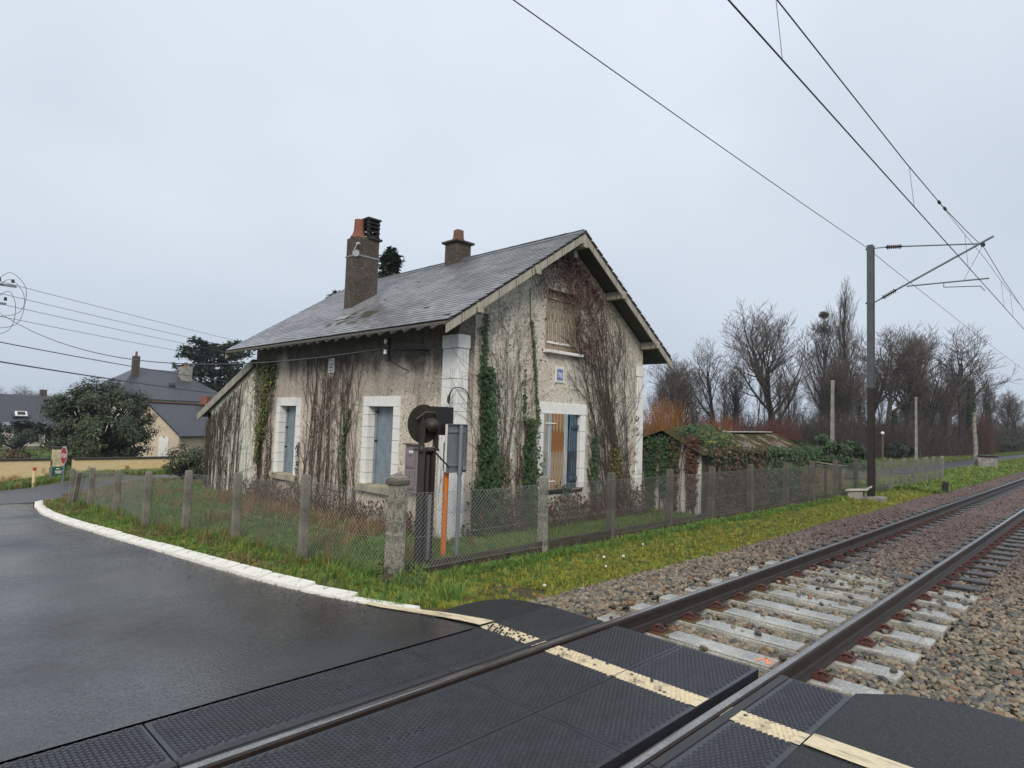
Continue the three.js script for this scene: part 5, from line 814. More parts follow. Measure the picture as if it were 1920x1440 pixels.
function needleTree(name, label, c, H, Rr, tiers, n, seed, pineTop) {
  const R = RNG(seed), t = thing(name, label, 'tree', null, c), b = new MB(), L = []; b.tube([V(0, 0, 0), V(.1, H * .5, 0), V(0, H * .97, .05)], [Rr * .09, Rr * .06, .03], 8); const cl = [];
  for (let k = 0; k < tiers; k++) { const f = pineTop ? .38 + .6 * (k / tiers) : .15 + .83 * (k / tiers), y = H * f, rr = pineTop ? Rr * (1 - Math.pow(Math.abs(f - .66) / .42, 2) * .75) : Rr * (1.08 - f) * 1.05, a = k * 2.4 + R.g(), e = V(Math.cos(a) * rr * R.r(.7, 1.1), y + (pineTop ? R.r(0, .1) * H : R.r(-.02, .05) * H), Math.sin(a) * rr * R.r(.7, 1.1)); b.tube(curve([V(0, y - .05 * H, 0), e.clone().multiplyScalar(.5).setY(y), e], 5), [.07, .06, .05, .04, .03, .02], 4, false); for (let q = .35; q <= 1.02; q += .16) cl.push([e.x * q, lerp(y, e.y, q), e.z * q, Rr * (pineTop ? .15 : .11)]); }
  part(t, 'trunk', b.geo(), M.bark); for (let k = 0; k < n; k++) { const p = R.pick(cl); L.push([p[0] + R.g() * p[3], p[1] + R.g() * p[3] * (pineTop ? .7 : .45), p[2] + R.g() * p[3], R.r(.16, .42) * (Rr / 3), rdir(R, V(0, .6, 0), 1), R.r(0, 6), R.pick(PAL.dark)]); }
  leaves(t, 'crown', L, leafLong, leafMatMatte);
}
needleTree('pine_tree', 'dark round headed pine behind the hip roofed house', [-66, -1.7, -24], 10.4, 4.0, 46, 15000, 161, true);
needleTree('cedar_tree', 'dark conifer whose top shows behind the big chimney', [-26.6, -.6, -18.0], 11.3, 2.7, 60, 9000, 162, false);
needleTree('cedar_tree', 'conifer tip just visible over the far end of the slate roof', [-39.4, -1.4, -22.2], 12.2, 2.4, 50, 5000, 163, false);

// ---------------------------------------------------------------- bare trees
function bareTree(seed, o) {
  const R = RNG(seed), big = new MB(), fine = new MB(); const H = o.H;
  const grow = (p, d, len, r, lv) => {
    const n = lv < 2 ? 5 : 3, pts = [p.clone()], rad = [r], q = p.clone(), dd = d.clone();
    for (let k = 1; k <= n; k++) { dd.add(V(R.g() * o.wob, (lv > 0 ? o.up : .05) + R.g() * .05, R.g() * o.wob)).normalize(); q.addScaledVector(dd, len / n); pts.push(q.clone()); rad.push(Math.max(o.min, r * (1 - (lv < 1 ? .55 : .7) * k / n))); }
    (lv < 3 ? big : fine).tube(pts, rad, lv < 1 ? 8 : lv < 3 ? 5 : 3, false);
    if (lv >= o.levels) return;
    const kids = o.kids[Math.min(lv, o.kids.length - 1)];
    for (let k = 0; k < kids; k++) { const f = lv === 0 ? lerp(o.first, .98, (k + R()) / kids) : lerp(.25, 1, (k + R() * .8) / kids), i = Math.min(n - 1, Math.floor(f * n)), c = pts[i].clone().lerp(pts[i + 1], f * n - i), base = pts[i + 1].clone().sub(pts[i]).normalize(), a = R.r(0, 6.283), s = V(Math.cos(a), R.r(-.1, .3), Math.sin(a)); s.addScaledVector(base, -s.dot(base)).normalize(); const sp = o.spread * R.r(.7, 1.2) * (lv === 0 ? lerp(1.15, .55, f) : 1), nd = base.multiplyScalar(Math.cos(sp)).addScaledVector(s, Math.sin(sp)); grow(c, nd, len * (lv === 0 ? o.l1 * lerp(1.1, .6, f) : R.r(.42, .68)), Math.max(o.min, rad[i] * (lv === 0 ? .5 : .55)), lv + 1); }
  };
  grow(V(0, 0, 0), V(R.g() * .06, 1, R.g() * .06).normalize(), H * o.trunk, o.r, 0);
  const A = big.geo(), B = fine.geo(); A.computeBoundingBox(); B.computeBoundingBox(); const k = H / Math.max(A.boundingBox.max.y, B.boundingBox.max.y), w = o.wide || 1; A.scale(k * w, k, k * w); B.scale(k * w, k, k * w); return [A, B];
}
const treeKinds = {
  oak: bareTree(201, { H: 14, trunk: .82, r: .36, first: .28, l1: .52, kids: [15, 6, 5, 5, 2], levels: 4, spread: .85, up: .17, wob: .16, min: .012, wide: 1.25 }),
  ash: bareTree(202, { H: 14, trunk: .92, r: .26, first: .35, l1: .42, kids: [13, 6, 5, 3], levels: 4, spread: .7, up: .2, wob: .15, min: .013, wide: 1.25 }),
  poplar: bareTree(203, { H: 18, trunk: .95, r: .26, first: .25, l1: .34, kids: [18, 5, 4, 3], levels: 4, spread: .46, up: .3, wob: .1, min: .012 }),
  crooked: bareTree(204, { H: 13, trunk: .85, r: .26, first: .36, l1: .48, kids: [10, 5, 5, 4, 2], levels: 4, spread: .8, up: .12, wob: .3, min: .012, wide: 1.35 }),
  slim: bareTree(205, { H: 12, trunk: .95, r: .15, first: .45, l1: .3, kids: [9, 5, 4, 3], levels: 4, spread: .7, up: .15, wob: .2, min: .010 }),
};
{
  const R = RNG(211), list = [
    ['oak', -30.2, -54.2, 10.3 / 14, 'wide bare oak behind the orange willow stems', 1], ['ash', -36.2, -59.9, .66, 'small bare tree half hidden by the gable eaves', 2], ['ash', -27.8, -59.9, .74, 'slender bare tree left of the biggest oak', 3], ['oak', -22.0, -55.8, 1.03, 'biggest bare oak, rising behind the laurel bush', 4], ['ash', -22.4, -68.4, 1.14, 'bare tree carrying mistletoe balls beside the poplar', 5], ['poplar', -21.4, -71.9, 1.04, 'tall narrow bare poplar, highest of the wood', 6], ['crooked', -18, -67.7, .98, 'bare tree just left of the catenary mast', 7], ['crooked', -16.7, -70, 1.04, 'twisted bare tree right behind the catenary mast', 8], ['ash', -15.8, -73.3, 1.0, 'bare tree behind the second concrete pole', 9], ['oak', -14.9, -76.6, 1.04, 'broad bare tree above the road bend', 10], ['crooked', -13.4, -78.9, 1.12, 'bare tree with heavy limbs over the road', 11], ['slim', -13, -84, 1.05, 'slim bare tree beside the ivy clad trunk', 12], ['slim', -12.9, -94.1, .9, 'bare tree beyond the ivy clad trunk', 13], ['ash', -12.7, -104.2, .72, 'smaller bare tree towards the end of the wood', 14], ['ash', -12.9, -119.3, .74, 'last bare tree at the end of the wood', 15], ['slim', -25, -63, .85, 'thin bare tree between oak and mistletoe tree', 16], ['crooked', -19.8, -62, .72, 'low bare tree right of the biggest oak', 17], ['slim', -31, -66, .8, 'thin bare tree behind the wide oak', 18], ['slim', -17.4, -60, .8, 'thin young bare tree by the concrete pole', 19], ['oak', -12.2, -130, .7, 'far bare tree fading into the haze', 20]];
  for (const [k, x, z, s, lab, i] of list) { const t = thing('bare_tree', lab, 'tree', 'bare trees of the wood', [x, groundH(x, z) - .1, z]); t.rotation.y = i * 1.93; t.scale.setScalar(s); part(t, 'trunk', treeKinds[k][0], i % 3 ? M.bark : M.barkDark); part(t, 'crown', treeKinds[k][1], M.twig); }
  // mistletoe
  const L = []; for (const [x, y, z, r, lab] of [[-22.0, 13.9, -68.0, .55, 'small dark mistletoe ball high in the tree'], [-21.95, 12.4, -67.8, .8, 'big dark mistletoe ball high in the tree']]) { const t = thing('mistletoe', lab, 'mistletoe', null, [x, y, z]), q = []; for (let k = 0; k < 900; k++) { const d = V(R.g(), R.g(), R.g()).normalize(), w = r * Math.pow(R(), .35); q.push([d.x * w, d.y * w * .8, d.z * w, .14, d, R.r(0, 6), R.pick([[.03, .045, .02], [.045, .055, .025]])]); } leaves(t, 'leaves', q, leafLong, leafMatMatte); }
}
// ivy clad trunks in the wood
for (const [x, z, h, w, seed, lab] of [[-12.6, -88, 8.6, .9, 221, 'tree trunk wrapped in dark ivy with a pine like tuft'], [-12.2, -97, 6.3, .75, 222, 'shorter trunk wrapped in dark ivy near the far bushes'], [-15.2, -66, 4.2, .5, 223, 'ivy wrapped trunk behind the second concrete pole']]) {
  const R = RNG(seed), t = thing('ivy_clad_trunk', lab, 'tree', null, [x, groundH(x, z), z]); part(t, 'trunk', new MB().tube([V(0, -.2, 0), V(.1, h * .5, 0), V(0, h, .1)], [.2, .15, .05], 7).geo(), M.barkDark); const q = []; for (let k = 0; k < 3200; k++) { const y = h * Math.pow(R(), .85), rr = w * (.45 + .6 * fbm(y * .7, seed, 5, 3)) * (1 - .5 * y / h), a = R.r(0, 6.283), d = V(Math.cos(a), .2, Math.sin(a)), s = Math.sqrt(R()); q.push([d.x * rr * s, y, d.z * rr * s, .2 * R.r(.6, 1.2), rdir(R, d, .6), R.r(0, 6), R.pick(PAL.dark)]); } leaves(t, 'ivy_leaves', q, leafIvy, leafMatMatte);
}
// young trees in the depth of the wood
{
  const R = RNG(229), K = ['slim', 'crooked', 'ash', 'slim'];
  for (let k = 0; k < 74; k++) { const z = -54 - R() * 62, near = -14.2 - sstep(-85, -54, z) * 4, x = near - Math.pow(R(), 1.1) * lerp(24, 9, sstep(-55, -115, z)); const t = thing('young_tree', 'thin bare young tree crowded in the depth of the wood', 'tree', 'young trees in the wood', [x, groundH(x, z) - .1, z]), q = treeKinds[K[k % 4]]; t.rotation.y = R.r(0, 6.28); const s = R.r(.45, .92); t.scale.set(s * .8, s * R.r(.9, 1.2), s * .8); part(t, 'trunk', q[0], M.barkDark); part(t, 'crown', q[1], M.twig); }
}
// undergrowth: masses of thin crossing stems nobody could count
{
  const R = RNG(231), kinds = [];
  for (let v = 0; v < 4; v++) { const b = new MB(); for (let k = 0; k < 40; k++) { const x = R.g() * 1.5, z = R.g() * 1.5, h = R.r(.6, 3.2), a = R.r(0, 6.28), l = R.r(.1, 1.1), p = curve([V(x, -.2, z), V(x + Math.cos(a) * l * .3, h * .6, z + Math.sin(a) * l * .3), V(x + Math.cos(a) * l + R.g() * .3, h, z + Math.sin(a) * l + R.g() * .3)], 4); b.tube(p, [.02, .016, .012, .01, .007], 3, false); for (let q = 0; q < 6; q++) { const s = p[1 + Math.floor(R() * 4)], e = s.clone().add(V(R.g() * .9, R.r(-.1, .7), R.g() * .9)); b.tube([s, e], [.009, .005], 3, false); } } kinds.push(b.geo()); }
  const grp = stuff(new THREE.Group(), 'undergrowth', 'dense brown leafless undergrowth filling the wood below the trees', 'undergrowth'), mm = mat({ roughness: .95 });
  kinds.forEach((g, v) => { const list = []; for (let k = 0; k < 260; k++) { const z = -52 - Math.pow(R(), 1.2) * 85, near = -12.6 - sstep(-85, -52, z) * 3.5, x = near - Math.pow(R(), 1.25) * lerp(30, 26, sstep(-52, -120, z)); list.push([x, z]); } const I = new THREE.InstancedMesh(g, mm, list.length), c = new THREE.Color(); list.forEach(([x, z], i) => { const s = R.r(.7, 1.35); I.setMatrixAt(i, M4(x, groundH(x, z), z, 0, R.r(0, 6.28), 0, [s * 1.2, s * R.r(.6, 1.2), s * 1.2])); const red = R() < .2, w = R.r(.7, 1.3); c.setRGB(...(red ? [.085, .05, .038] : [.07, .06, .047]).map(e => e * w)); I.setColorAt(i, c); }); I.name = 'stems'; I.userData.kind = 'stuff'; grp.add(I); });
}
// orange willow shoots and red shrubs behind the sheds
function shoots(name, label, c, w, h, n, color, seed, spread = .25) { const R = RNG(seed), t = thing(name, label, 'shrub', null, c), b = new MB(); for (let k = 0; k < n; k++) { const x = R.g() * w, z = R.g() * w, a = R.r(0, 6.283), s = spread * R(), hh = h * R.r(.5, 1); const p = curve([V(x, -.1, z), V(x + Math.cos(a) * s * hh * .5, hh * .5, z + Math.sin(a) * s * hh * .5), V(x + Math.cos(a) * s * hh + R.g() * .1, hh, z + Math.sin(a) * s * hh)], 4); b.tube(p, [.014, .012, .010, .008, .005], 3, false); for (let q = 0; q < 3; q++) { const f = p[1 + q], e = f.clone().add(V(R.g() * .3, R.r(.3, .9), R.g() * .3)); b.tube([f, e], [.007, .004], 3, false); } } part(t, 'shoots', b.geo(), mat({ color: lin(...color), roughness: .8 })).userData.kind = 'stuff'; part(t, 'stool', at(new THREE.SphereGeometry(w * .5, 8, 6), 0, 0, 0, 0, 0, 0, [1, .4, 1]), M.barkDark); }
shoots('willow_shrub', 'bright orange willow shoots behind the house corner', [-17.2, -.5, -28.8], 1.5, 4.0, 300, [.30, .13, .035], 241);
shoots('willow_shrub', 'orange brown shoots above the ivy covered shed', [-15.0, -.5, -30.5], 1.2, 3.2, 170, [.26, .10, .035], 242);
shoots('red_shrub', 'dark red leafless shrub at the foot of the biggest oak', [-19.5, -.5, -49], 2.2, 3.6, 420, [.12, .04, .032], 243, .4);
shoots('red_shrub', 'reddish brown shrub standing between willow and oak', [-18.0, -.5, -38], 1.2, 3.2, 200, [.14, .055, .04], 244, .3);
shoots('red_shrub', 'rusty brown thicket around the foot of the ivy clad trunks', [-12.2, -.5, -90], 2.0, 6.0, 420, [.10, .045, .032], 245, .3);
// ---------------------------------------------------------------- poles along the road
function pole(label, x, z, h, w, m = M.concrete) { const t = thing('utility_pole', label, 'pole', 'poles along the side road', [x, groundH(x, z), z]); const b = new MB(), q = w / 2, e = w * .32; b.hexa([V(-q, -.4, q), V(q, -.4, q), V(q, -.4, -q), V(-q, -.4, -q), V(-e, h, e), V(e, h, e), V(e, h, -e), V(-e, h, -e)]); part(t, 'shaft', b.geo(), m); for (const s of [-1, 1]) part(t, 'groove', at(rbox(.02, h * .9, w * .22, .004), s * w * .43, h * .48, 0, 0, 0, s * w * .17 / h), M.postDark); part(t, 'head', at(rbox(w * .8, .12, w * .8, .01), 0, h + .05, 0), m); return t; }
pole('nearest square concrete pole rising behind the laurel bush', -10.7, -34.4, 4.65, .2); pole('concrete pole standing across the road under the bare trees', -11.7, -57.2, 5.0, .2);
{
  let t = thing('old_trunk_post', 'pale dead trunk with moss patches standing beside the concrete box', 'post', null, [-7.45, -.3, -53.4]); part(t, 'trunk', new MB().tube([V(0, -.3, 0), V(.03, 1.5, 0), V(-.03, 3, .02), V(0, 3.85, 0)], [.15, .13, .11, .10], 9).geo(), M.lichen); part(t, 'top_cap', at(new THREE.CylinderGeometry(.16, .13, .14, 10), 0, 3.7, 0), M.lichen);
  t = thing('concrete_box', 'low concrete box with a dark lid beside the dead trunk', 'box', null, [-6.65, -.27, -52.6]); part(t, 'box', at(rbox(.95, .85, .8, .03), 0, .4, 0), M.concrete); part(t, 'lid', at(rbox(1.1, .09, .95, .02), 0, .87, 0), M.black);
  t = thing('garden_lamp', 'white ball lamp on a thin wooden post beside the road', 'lamp', null, [-10.65, -.3, -43.4]); part(t, 'post', at(new THREE.CylinderGeometry(.06, .07, 2.2, 8), 0, 1.0, 0), mat({ map: T.wood, color: lin(.4, .3, .2) })); part(t, 'globe', at(new THREE.SphereGeometry(.1, 14, 10), 0, 2.2, 0), M.white);
}

// ---------------------------------------------------------------- across the street, left
{
  const t = thing('garden_wall', 'yellow rendered garden wall with dark coping along the street', 'wall'), x = -33, y0 = -1.75, top = -.46;
  const ren = mat({ map: tex(512, 256, (u, v) => { const a = fbm(u * 60, v * 30, 601, 3), b = fbm(u * 7, v * 2.5, 602, 4), s = fbm(u * 30, v * 3, 603, 3), k = 1 + .14 * (a - .5); let c = [.83 * k, .74 * k, .55 * k]; if (b > .5) { const q = clamp((b - .5) * 5) * .6; c = [lerp(c[0], .83, q), lerp(c[1], .77, q), lerp(c[2], .62, q)]; } if (s + (.35 - v) * .9 > .68) { const q = clamp((s + (.35 - v) * .9 - .68) * 4) * .75; c = [lerp(c[0], .42, q), lerp(c[1], .30, q), lerp(c[2], .14, q)]; } return c; }, [9, 1.5]), roughness: .9 }); ren.map.offset.set(0, 1.75 / 1.5);
  for (const [z0, z1] of [[1.5, -5.55], [-6.35, -19]]) { part(t, 'wall_panel', at(rbox(.3, top - y0, z0 - z1, .01), x, (top + y0) / 2, (z0 + z1) / 2), ren); for (let z = z0; z > z1 + .2; z -= 1.2) { const L = Math.min(1.19, z - z1); part(t, 'coping_tile', at(rbox(.42, .07, L - .012, .015), x, top + .035, z - L / 2), M.barkDark); } }
  part(t, 'gate_pillar', at(rbox(.42, 1.75, .42, .02), x, -.85, -5.95 + .12), mat({ map: T.concrete, color: lin(1.9, 1.7, 1.2) })); part(t, 'pillar_cap', at(rbox(.52, .08, .52, .02), x, .06, -5.83), M.barkDark); part(t, 'lamp', at(rbox(.06, .1, .08, .01), x + .24, -.2, -5.9), M.black);
}
{
  let t = thing('green_sign_box', 'small grey cabinet with a dark green sign in front of the pillar', 'cabinet', null, [-31.4, -1.42, -5.55]); part(t, 'cabinet', at(rbox(.4, .85, .5, .02), 0, .35, 0), M.postGrey); const f = part(t, 'sign_face', at(rbox(.02, .38, .44, .005), .215, .62, 0), mat({ color: lin(.02, .09, .055), roughness: .4 })); for (const [y, z, w] of [[.72, .03, .12], [.62, 0, .24], [.55, 0, .2]]) part(f, 'white_mark', at(rbox(.01, .035, w, .002), .226, y, z), M.white);
  t = thing('stop_sign', 'red octagonal STOP sign seen at an angle by the garden wall', 'sign', null, [-28.6, -1.2, -5.25]); part(t, 'pole', at(new THREE.CylinderGeometry(.03, .03, 1.9, 10), 0, .6, 0), M.galv);
  const c = document.createElement('canvas'); c.width = c.height = 256; const g = c.getContext('2d'); g.fillStyle = '#8e1f26'; g.fillRect(0, 0, 256, 256); g.strokeStyle = '#d9d4d2'; g.lineWidth = 12; g.beginPath(); for (let k = 0; k < 8; k++) { const a = (k + .5) / 8 * 6.28319; g.lineTo(128 + Math.cos(a) * 124, 128 + Math.sin(a) * 124); } g.closePath(); g.stroke(); g.fillStyle = '#dcd8d6'; g.font = 'bold 78px sans-serif'; g.textAlign = 'center'; g.textBaseline = 'middle'; g.fillText('STOP', 128, 132); const tx = new THREE.CanvasTexture(c); tx.colorSpace = THREE.SRGBColorSpace;
  const og = new THREE.CircleGeometry(.36, 8, Math.PI / 8); const f2 = at(og, 0, 0, .012), a2 = -.62 + Math.PI / 2 + .95; const q = sub(t, 'panel'); q.position.set(.04, 1.2, .03); q.rotation.y = .12; part(q, 'face', f2, mat({ map: tx, roughness: .4 })); part(q, 'plate', at(new THREE.CylinderGeometry(.362, .362, .02, 8).rotateY(Math.PI / 8).rotateX(Math.PI / 2), 0, 0, 0), M.galv);
  t = thing('marker_stake', 'thin cream marker stake with a red tip on the street verge', 'post', null, [-29.8, -1.28, -4.55]); part(t, 'stake', at(new THREE.CylinderGeometry(.055, .055, .72, 10), 0, .3, 0), mat({ color: lin(.75, .55, .28), roughness: .6 })); part(t, 'red_tip', at(new THREE.CylinderGeometry(.057, .057, .12, 10), 0, .7, 0), mat({ color: lin(.45, .03, .03), roughness: .5 }));
}
function hippedHouse(t, w, d, y0, ye, yr, hip, wall, roofM, over = .35) {
  part(t, 'wall', at(rbox(w, ye - y0, d, .02), 0, (ye + y0) / 2, 0), wall); const b = new MB(), W = w / 2 + over, D = d / 2 + over, h = hip; const A = V(-W, ye - .02, D), B = V(W, ye - .02, D), C = V(W, ye - .02, -D), E = V(-W, ye - .02, -D), P = V(0, yr, D - h), Q = V(0, yr, -D + h); b.quad(B, C, Q, P); b.quad(E, A, P, Q); b.tri(A, B, P); b.tri(C, E, Q); b.quad(E, C, B, A); return part(t, 'roof', b.geo(), roofM);
}
const cream = mat({ map: T.white, color: lin(.72, .61, .47), roughness: .9 }), cream2 = mat({ map: T.white, color: lin(.78, .74, .66), roughness: .9 });
const farSlate = mat({ map: tex(256, 256, grey((u, v) => .62 + .25 * (fbm(u * 60, v * 60, 611, 2, 60) - .5) + ((v * 48) % 1 < .22 ? -.14 : 0)), [4.8, 4.8]), color: lin(.15, .165, .20), roughness: .42 });
{
  const t = thing('house', 'hip roofed slate house with two chimneys behind the cream garage', 'house', null, [-62, -1.9, -17.8]); t.rotation.y = .12;
  const r = hippedHouse(t, 9, 9.6, 0, 4.6, 7.35, 3.3, cream2, farSlate); part(t, 'eave_band', at(rbox(9.25, .28, 9.85, .02), 0, 4.42, 0), M.white); part(t, 'gutter', at(rbox(.12, .1, 10.4, .02), 4.95, 4.58, 0), M.slateDark);
  for (const [z, h, w, m] of [[2.3, 8.3, .45, chimMat], [-1.9, 7.75, .8, M.concrete]]) { const c = part(r, 'chimney', at(rbox(w, 2.6, w * 1.1, .02), 1.2, h - 1.3, z), m); part(c, 'chimney_pot', at(new THREE.CylinderGeometry(w * .18, w * .24, .4, 10), 1.2, h + .2, z), M.terracotta); }
  part(r, 'roof_window', at(rbox(.5, .06, .5, .02), 2.6, 6.0, -.2, 0, 0, -.5), M.black); for (const z of [-2.6, 1.4]) { const w = part(t, 'window', at(rbox(.1, 1.3, 1, .01), 4.52, 2.3, z), M.white); part(w, 'pane', at(rbox(.04, 1.1, .8, .01), 4.58, 2.3, z), M.black); }
}
{
  const t = thing('garage', 'cream gabled garage with slate roof and one white shutter', 'building', null, [-46.9, -1.9, -15.9]); t.rotation.y = -.8; const W = 4.8, L = 7.5, ye = 2.35, yr = 4.2;
  // ridge along local -z; gable towards the street
  const s = new THREE.Shape([[-W / 2, 0], [W / 2, 0], [W / 2, ye], [0, yr - .1], [-W / 2, ye]].map(p => new THREE.Vector2(...p))); const g = metreUV(new THREE.ExtrudeGeometry(s, { depth: L, bevelEnabled: false })); g.translate(0, 0, -L / 2); g.rotateY(Math.PI / 2 - .25); part(t, 'wall', g, cream);
  const ry = (q) => q.applyMatrix4(M4(0, 0, 0, 0, Math.PI / 2 - .25)); const rf = sub(t, 'roof'); for (const q of [-1, 1]) { const b = new MB(), sl = (yr - ye) / (W / 2), ox = W / 2 + .3, oy = ye - .3 * sl; b.hexa([V(0, yr - .08, L / 2 + .25), V(q * ox, oy - .08, L / 2 + .25), V(q * ox, oy - .08, -L / 2 - .25), V(0, yr - .08, -L / 2 - .25), V(0, yr + .04, L / 2 + .25), V(q * ox, oy + .04, L / 2 + .25), V(q * ox, oy + .04, -L / 2 - .25), V(0, yr + .04, -L / 2 - .25)]); part(rf, 'slope', b.geo().applyMatrix4(M4(0, 0, 0, 0, Math.PI / 2 - .25)), farSlate); part(rf, 'gutter', ry(at(rbox(.1, .1, L + .5, .02), q * (ox + .05), oy, 0)), M.slateDark); } part(rf, 'ridge_tiles', ry(at(rbox(.22, .08, L + .5, .03), 0, yr + .05, 0)), M.terracotta);
  part(rf, 'chimney', ry(at(rbox(.55, .7, .55, .02), 0, yr + .3, -1.2)), M.terracotta);
  const w = part(t, 'window', ry(at(rbox(.75, 1.35, .08, .01), 1.25, 1.35, L / 2 + .02)), M.white); part(w, 'sill', ry(at(rbox(.9, .08, .16, .01), 1.25, .62, L / 2 + .06)), M.concrete);
}
{
  const t = thing('house', 'distant house with long dark slate roof and a small gabled dormer', 'house', null, [-84, -1.9, -8.5]); const ye = 1.25, yr = 4.9, D = 9, L = 11.5; part(t, 'wall', at(rbox(D, ye + .2, L, .02), 0, ye / 2, 0), cream2);
  const rf = sub(t, 'roof'); for (const q of [-1, 1]) { const b = new MB(), ox = D / 2 + .3; b.hexa([V(0, yr - .1, L / 2), V(q * ox, ye - .25, L / 2), V(q * ox, ye - .25, -L / 2), V(0, yr - .1, -L / 2), V(0, yr, L / 2), V(q * ox, ye - .1, L / 2), V(q * ox, ye - .1, -L / 2), V(0, yr, -L / 2)]); part(rf, 'slope', b.geo(), farSlate); }
  for (const s of [-1, 1]) { const b = new MB(); b.tri(V(-D / 2, ye, s * (L / 2 - .1)), V(D / 2, ye, s * (L / 2 - .1)), V(0, yr - .15, s * (L / 2 - .1))); part(t, 'gable', b.geo(), cream2); }
  { const d = sub(t, 'gabled_bay'), b = new MB(), x = D / 2 + .45; b.tri(V(x, ye - .4, 2.8), V(x, ye - .4, -1.0), V(x, ye + 1.25, .9)); part(d, 'gable_face', b.geo(), cream); for (const q of [-1, 1]) { const c = new MB(); const e = .9 + q * 2.1; c.quad(V(x + .1, ye + 1.35, .9), V(x + .1, ye - .5, e), V(x - 2.6, ye - .5, e), V(x - 2.6, ye + 1.35, .9)); part(d, 'bay_roof', c.geo(), farSlate); } }
  const w = part(rf, 'roof_window', at(rbox(.9, .12, 1.4, .02), 2.9, 2.85, -2.4, 0, 0, -.66), M.slateDark); part(w, 'frame', at(rbox(.75, .12, 1.0, .02), 2.93, 2.9, -2.4, 0, 0, -.66), M.white); part(w, 'pane', at(rbox(.5, .12, .65, .01), 2.96, 2.93, -2.4, 0, 0, -.66), M.black); part(rf, 'chimney', at(rbox(.5, .9, .6, .02), -.3, yr + .2, -4.6), chimMat);
}
{
  const t = thing('conservatory', 'small white framed glass conservatory behind the hedge', 'conservatory', null, [-70, -1.9, -9.8]); t.scale.setScalar(.72); const gl = new THREE.MeshPhysicalMaterial({ color: 0xffffff, transmission: 1, thickness: 0, roughness: .05 });
  for (let k = 0; k < 6; k++) part(t, 'post', at(rbox(.1, 2.4, .1, .01), 0, 1.2, -2 + k * .8), M.white); for (let k = 0; k < 5; k++) part(t, 'pane', at(rbox(.02, 1.9, .66, .004), 0, 1.35, -1.6 + k * .8), gl); part(t, 'roof', at(rbox(2.2, .08, 4.4, .02), -1, 2.75, 0, 0, 0, -.3), M.galvPaint); part(t, 'base', at(rbox(.2, .4, 4.1, .02), 0, .2, 0), cream2); part(t, 'back_wall', at(rbox(.2, 2.6, 4.2, .02), -2.0, 1.3, 0), cream2);
}
// pole at the corner of the street with its lines
{
  const P = V(-33.9, -1.5, -3.1), t = thing('utility_pole', 'utility pole with insulators and jumper loops at the edge of the street', 'pole', null, [P.x, P.y, P.z]);
  part(t, 'shaft', at(new THREE.CylinderGeometry(.11, .17, 9.3, 12), 0, 4.4, .12), M.bark); part(t, 'crossarm', at(rbox(.1, .1, 1.7, .01), 0, 8.4, -.1), M.galv); part(t, 'crossarm', at(rbox(.1, .1, 1.1, .01), 0, 7.6, -.1), M.galv);
  const ins = new THREE.CylinderGeometry(.05, .06, .14, 10); for (const [y, z] of [[8.6, -.35], [8.6, -.8], [7.8, -.3], [7.8, -.6], [7.3, -.3]]) part(t, 'insulator', at(ins, .1, y, z), M.black);
  for (const [a, b, c] of [[8.6, 7.7, -1.0], [8.3, 7.2, -.95], [7.8, 6.9, -.7]]) part(t, 'jumper_loop', new MB().tube(curve([V(.1, a, -.3), V(.1, a + .35, -.7), V(.1, a - .2, c - .25), V(.1, b - .4, c - .1), V(.1, b - .75, -.1)], 16), .011, 5, false).geo(), M.cable);
  const wire = (label, a, b, sag, r) => { const w = thing('overhead_wire', label, 'wire', 'overhead wires from the street pole'), pts = []; for (let k = 0; k <= 24; k++) { const s = k / 24, p = a.clone().lerp(b, s); p.y -= sag * 4 * s * (1 - s); pts.push(p); } part(w, 'conductor', new MB().tube(pts, r, 4, false).geo(), M.cable); };
  wire('service wire swooping down from the pole to the house bracket', V(-33.8, 6.0, -3.1), V(-9.97, 3.12, -6.72), 1.15, .012);
  wire('thick cable from the pole, passing over the hip roof', V(-33.9, 4.55, -3.0), V(-60, 4.4, -34), .4, .022); wire('twin cable from the pole below the service wire', V(-33.9, 3.72, -3.0), V(-60, 3.2, -34), .35, .03);
  for (const [y, z] of [[7.05, -3.45], [6.55, -3.4], [6.1, -3.45], [5.6, -3.2]]) wire('thin high line fading away beyond the pine', V(-34, y, z), V(-78, y + 1.1, -60), .5, .011);
}
// distant woods all round the horizon
{
  const R = RNG(251), g = treeKinds.crooked, grp = stuff(new THREE.Group(), 'distant_woods', 'pale far-off line of bare woods on the horizon', 'woods'); const b = mergeGeometries([g[0], g[1]]), m = mat({ color: lin(.16, .15, .14), roughness: 1 }), list = [];
  for (let k = 0; k < 150; k++) { const a = lerp(1.05, 1.62, R()), d = R.r(150, 260); list.push([-Math.sin(a) * d, -Math.cos(a) * d, R.r(.45, .85)]); } for (let k = 0; k < 60; k++) { const z = -R.r(150, 230); list.push([R.r(-40, -11), z, R.r(.5, .8)]); }
  const I = new THREE.InstancedMesh(b, m, list.length); list.forEach(([x, z, s], i) => I.setMatrixAt(i, M4(x, -1.7, z, 0, R.r(0, 6.28), 0, [s * 1.3, s * .8, s * 1.3]))); I.name = 'trees'; I.userData.kind = 'stuff'; grp.add(I);
}

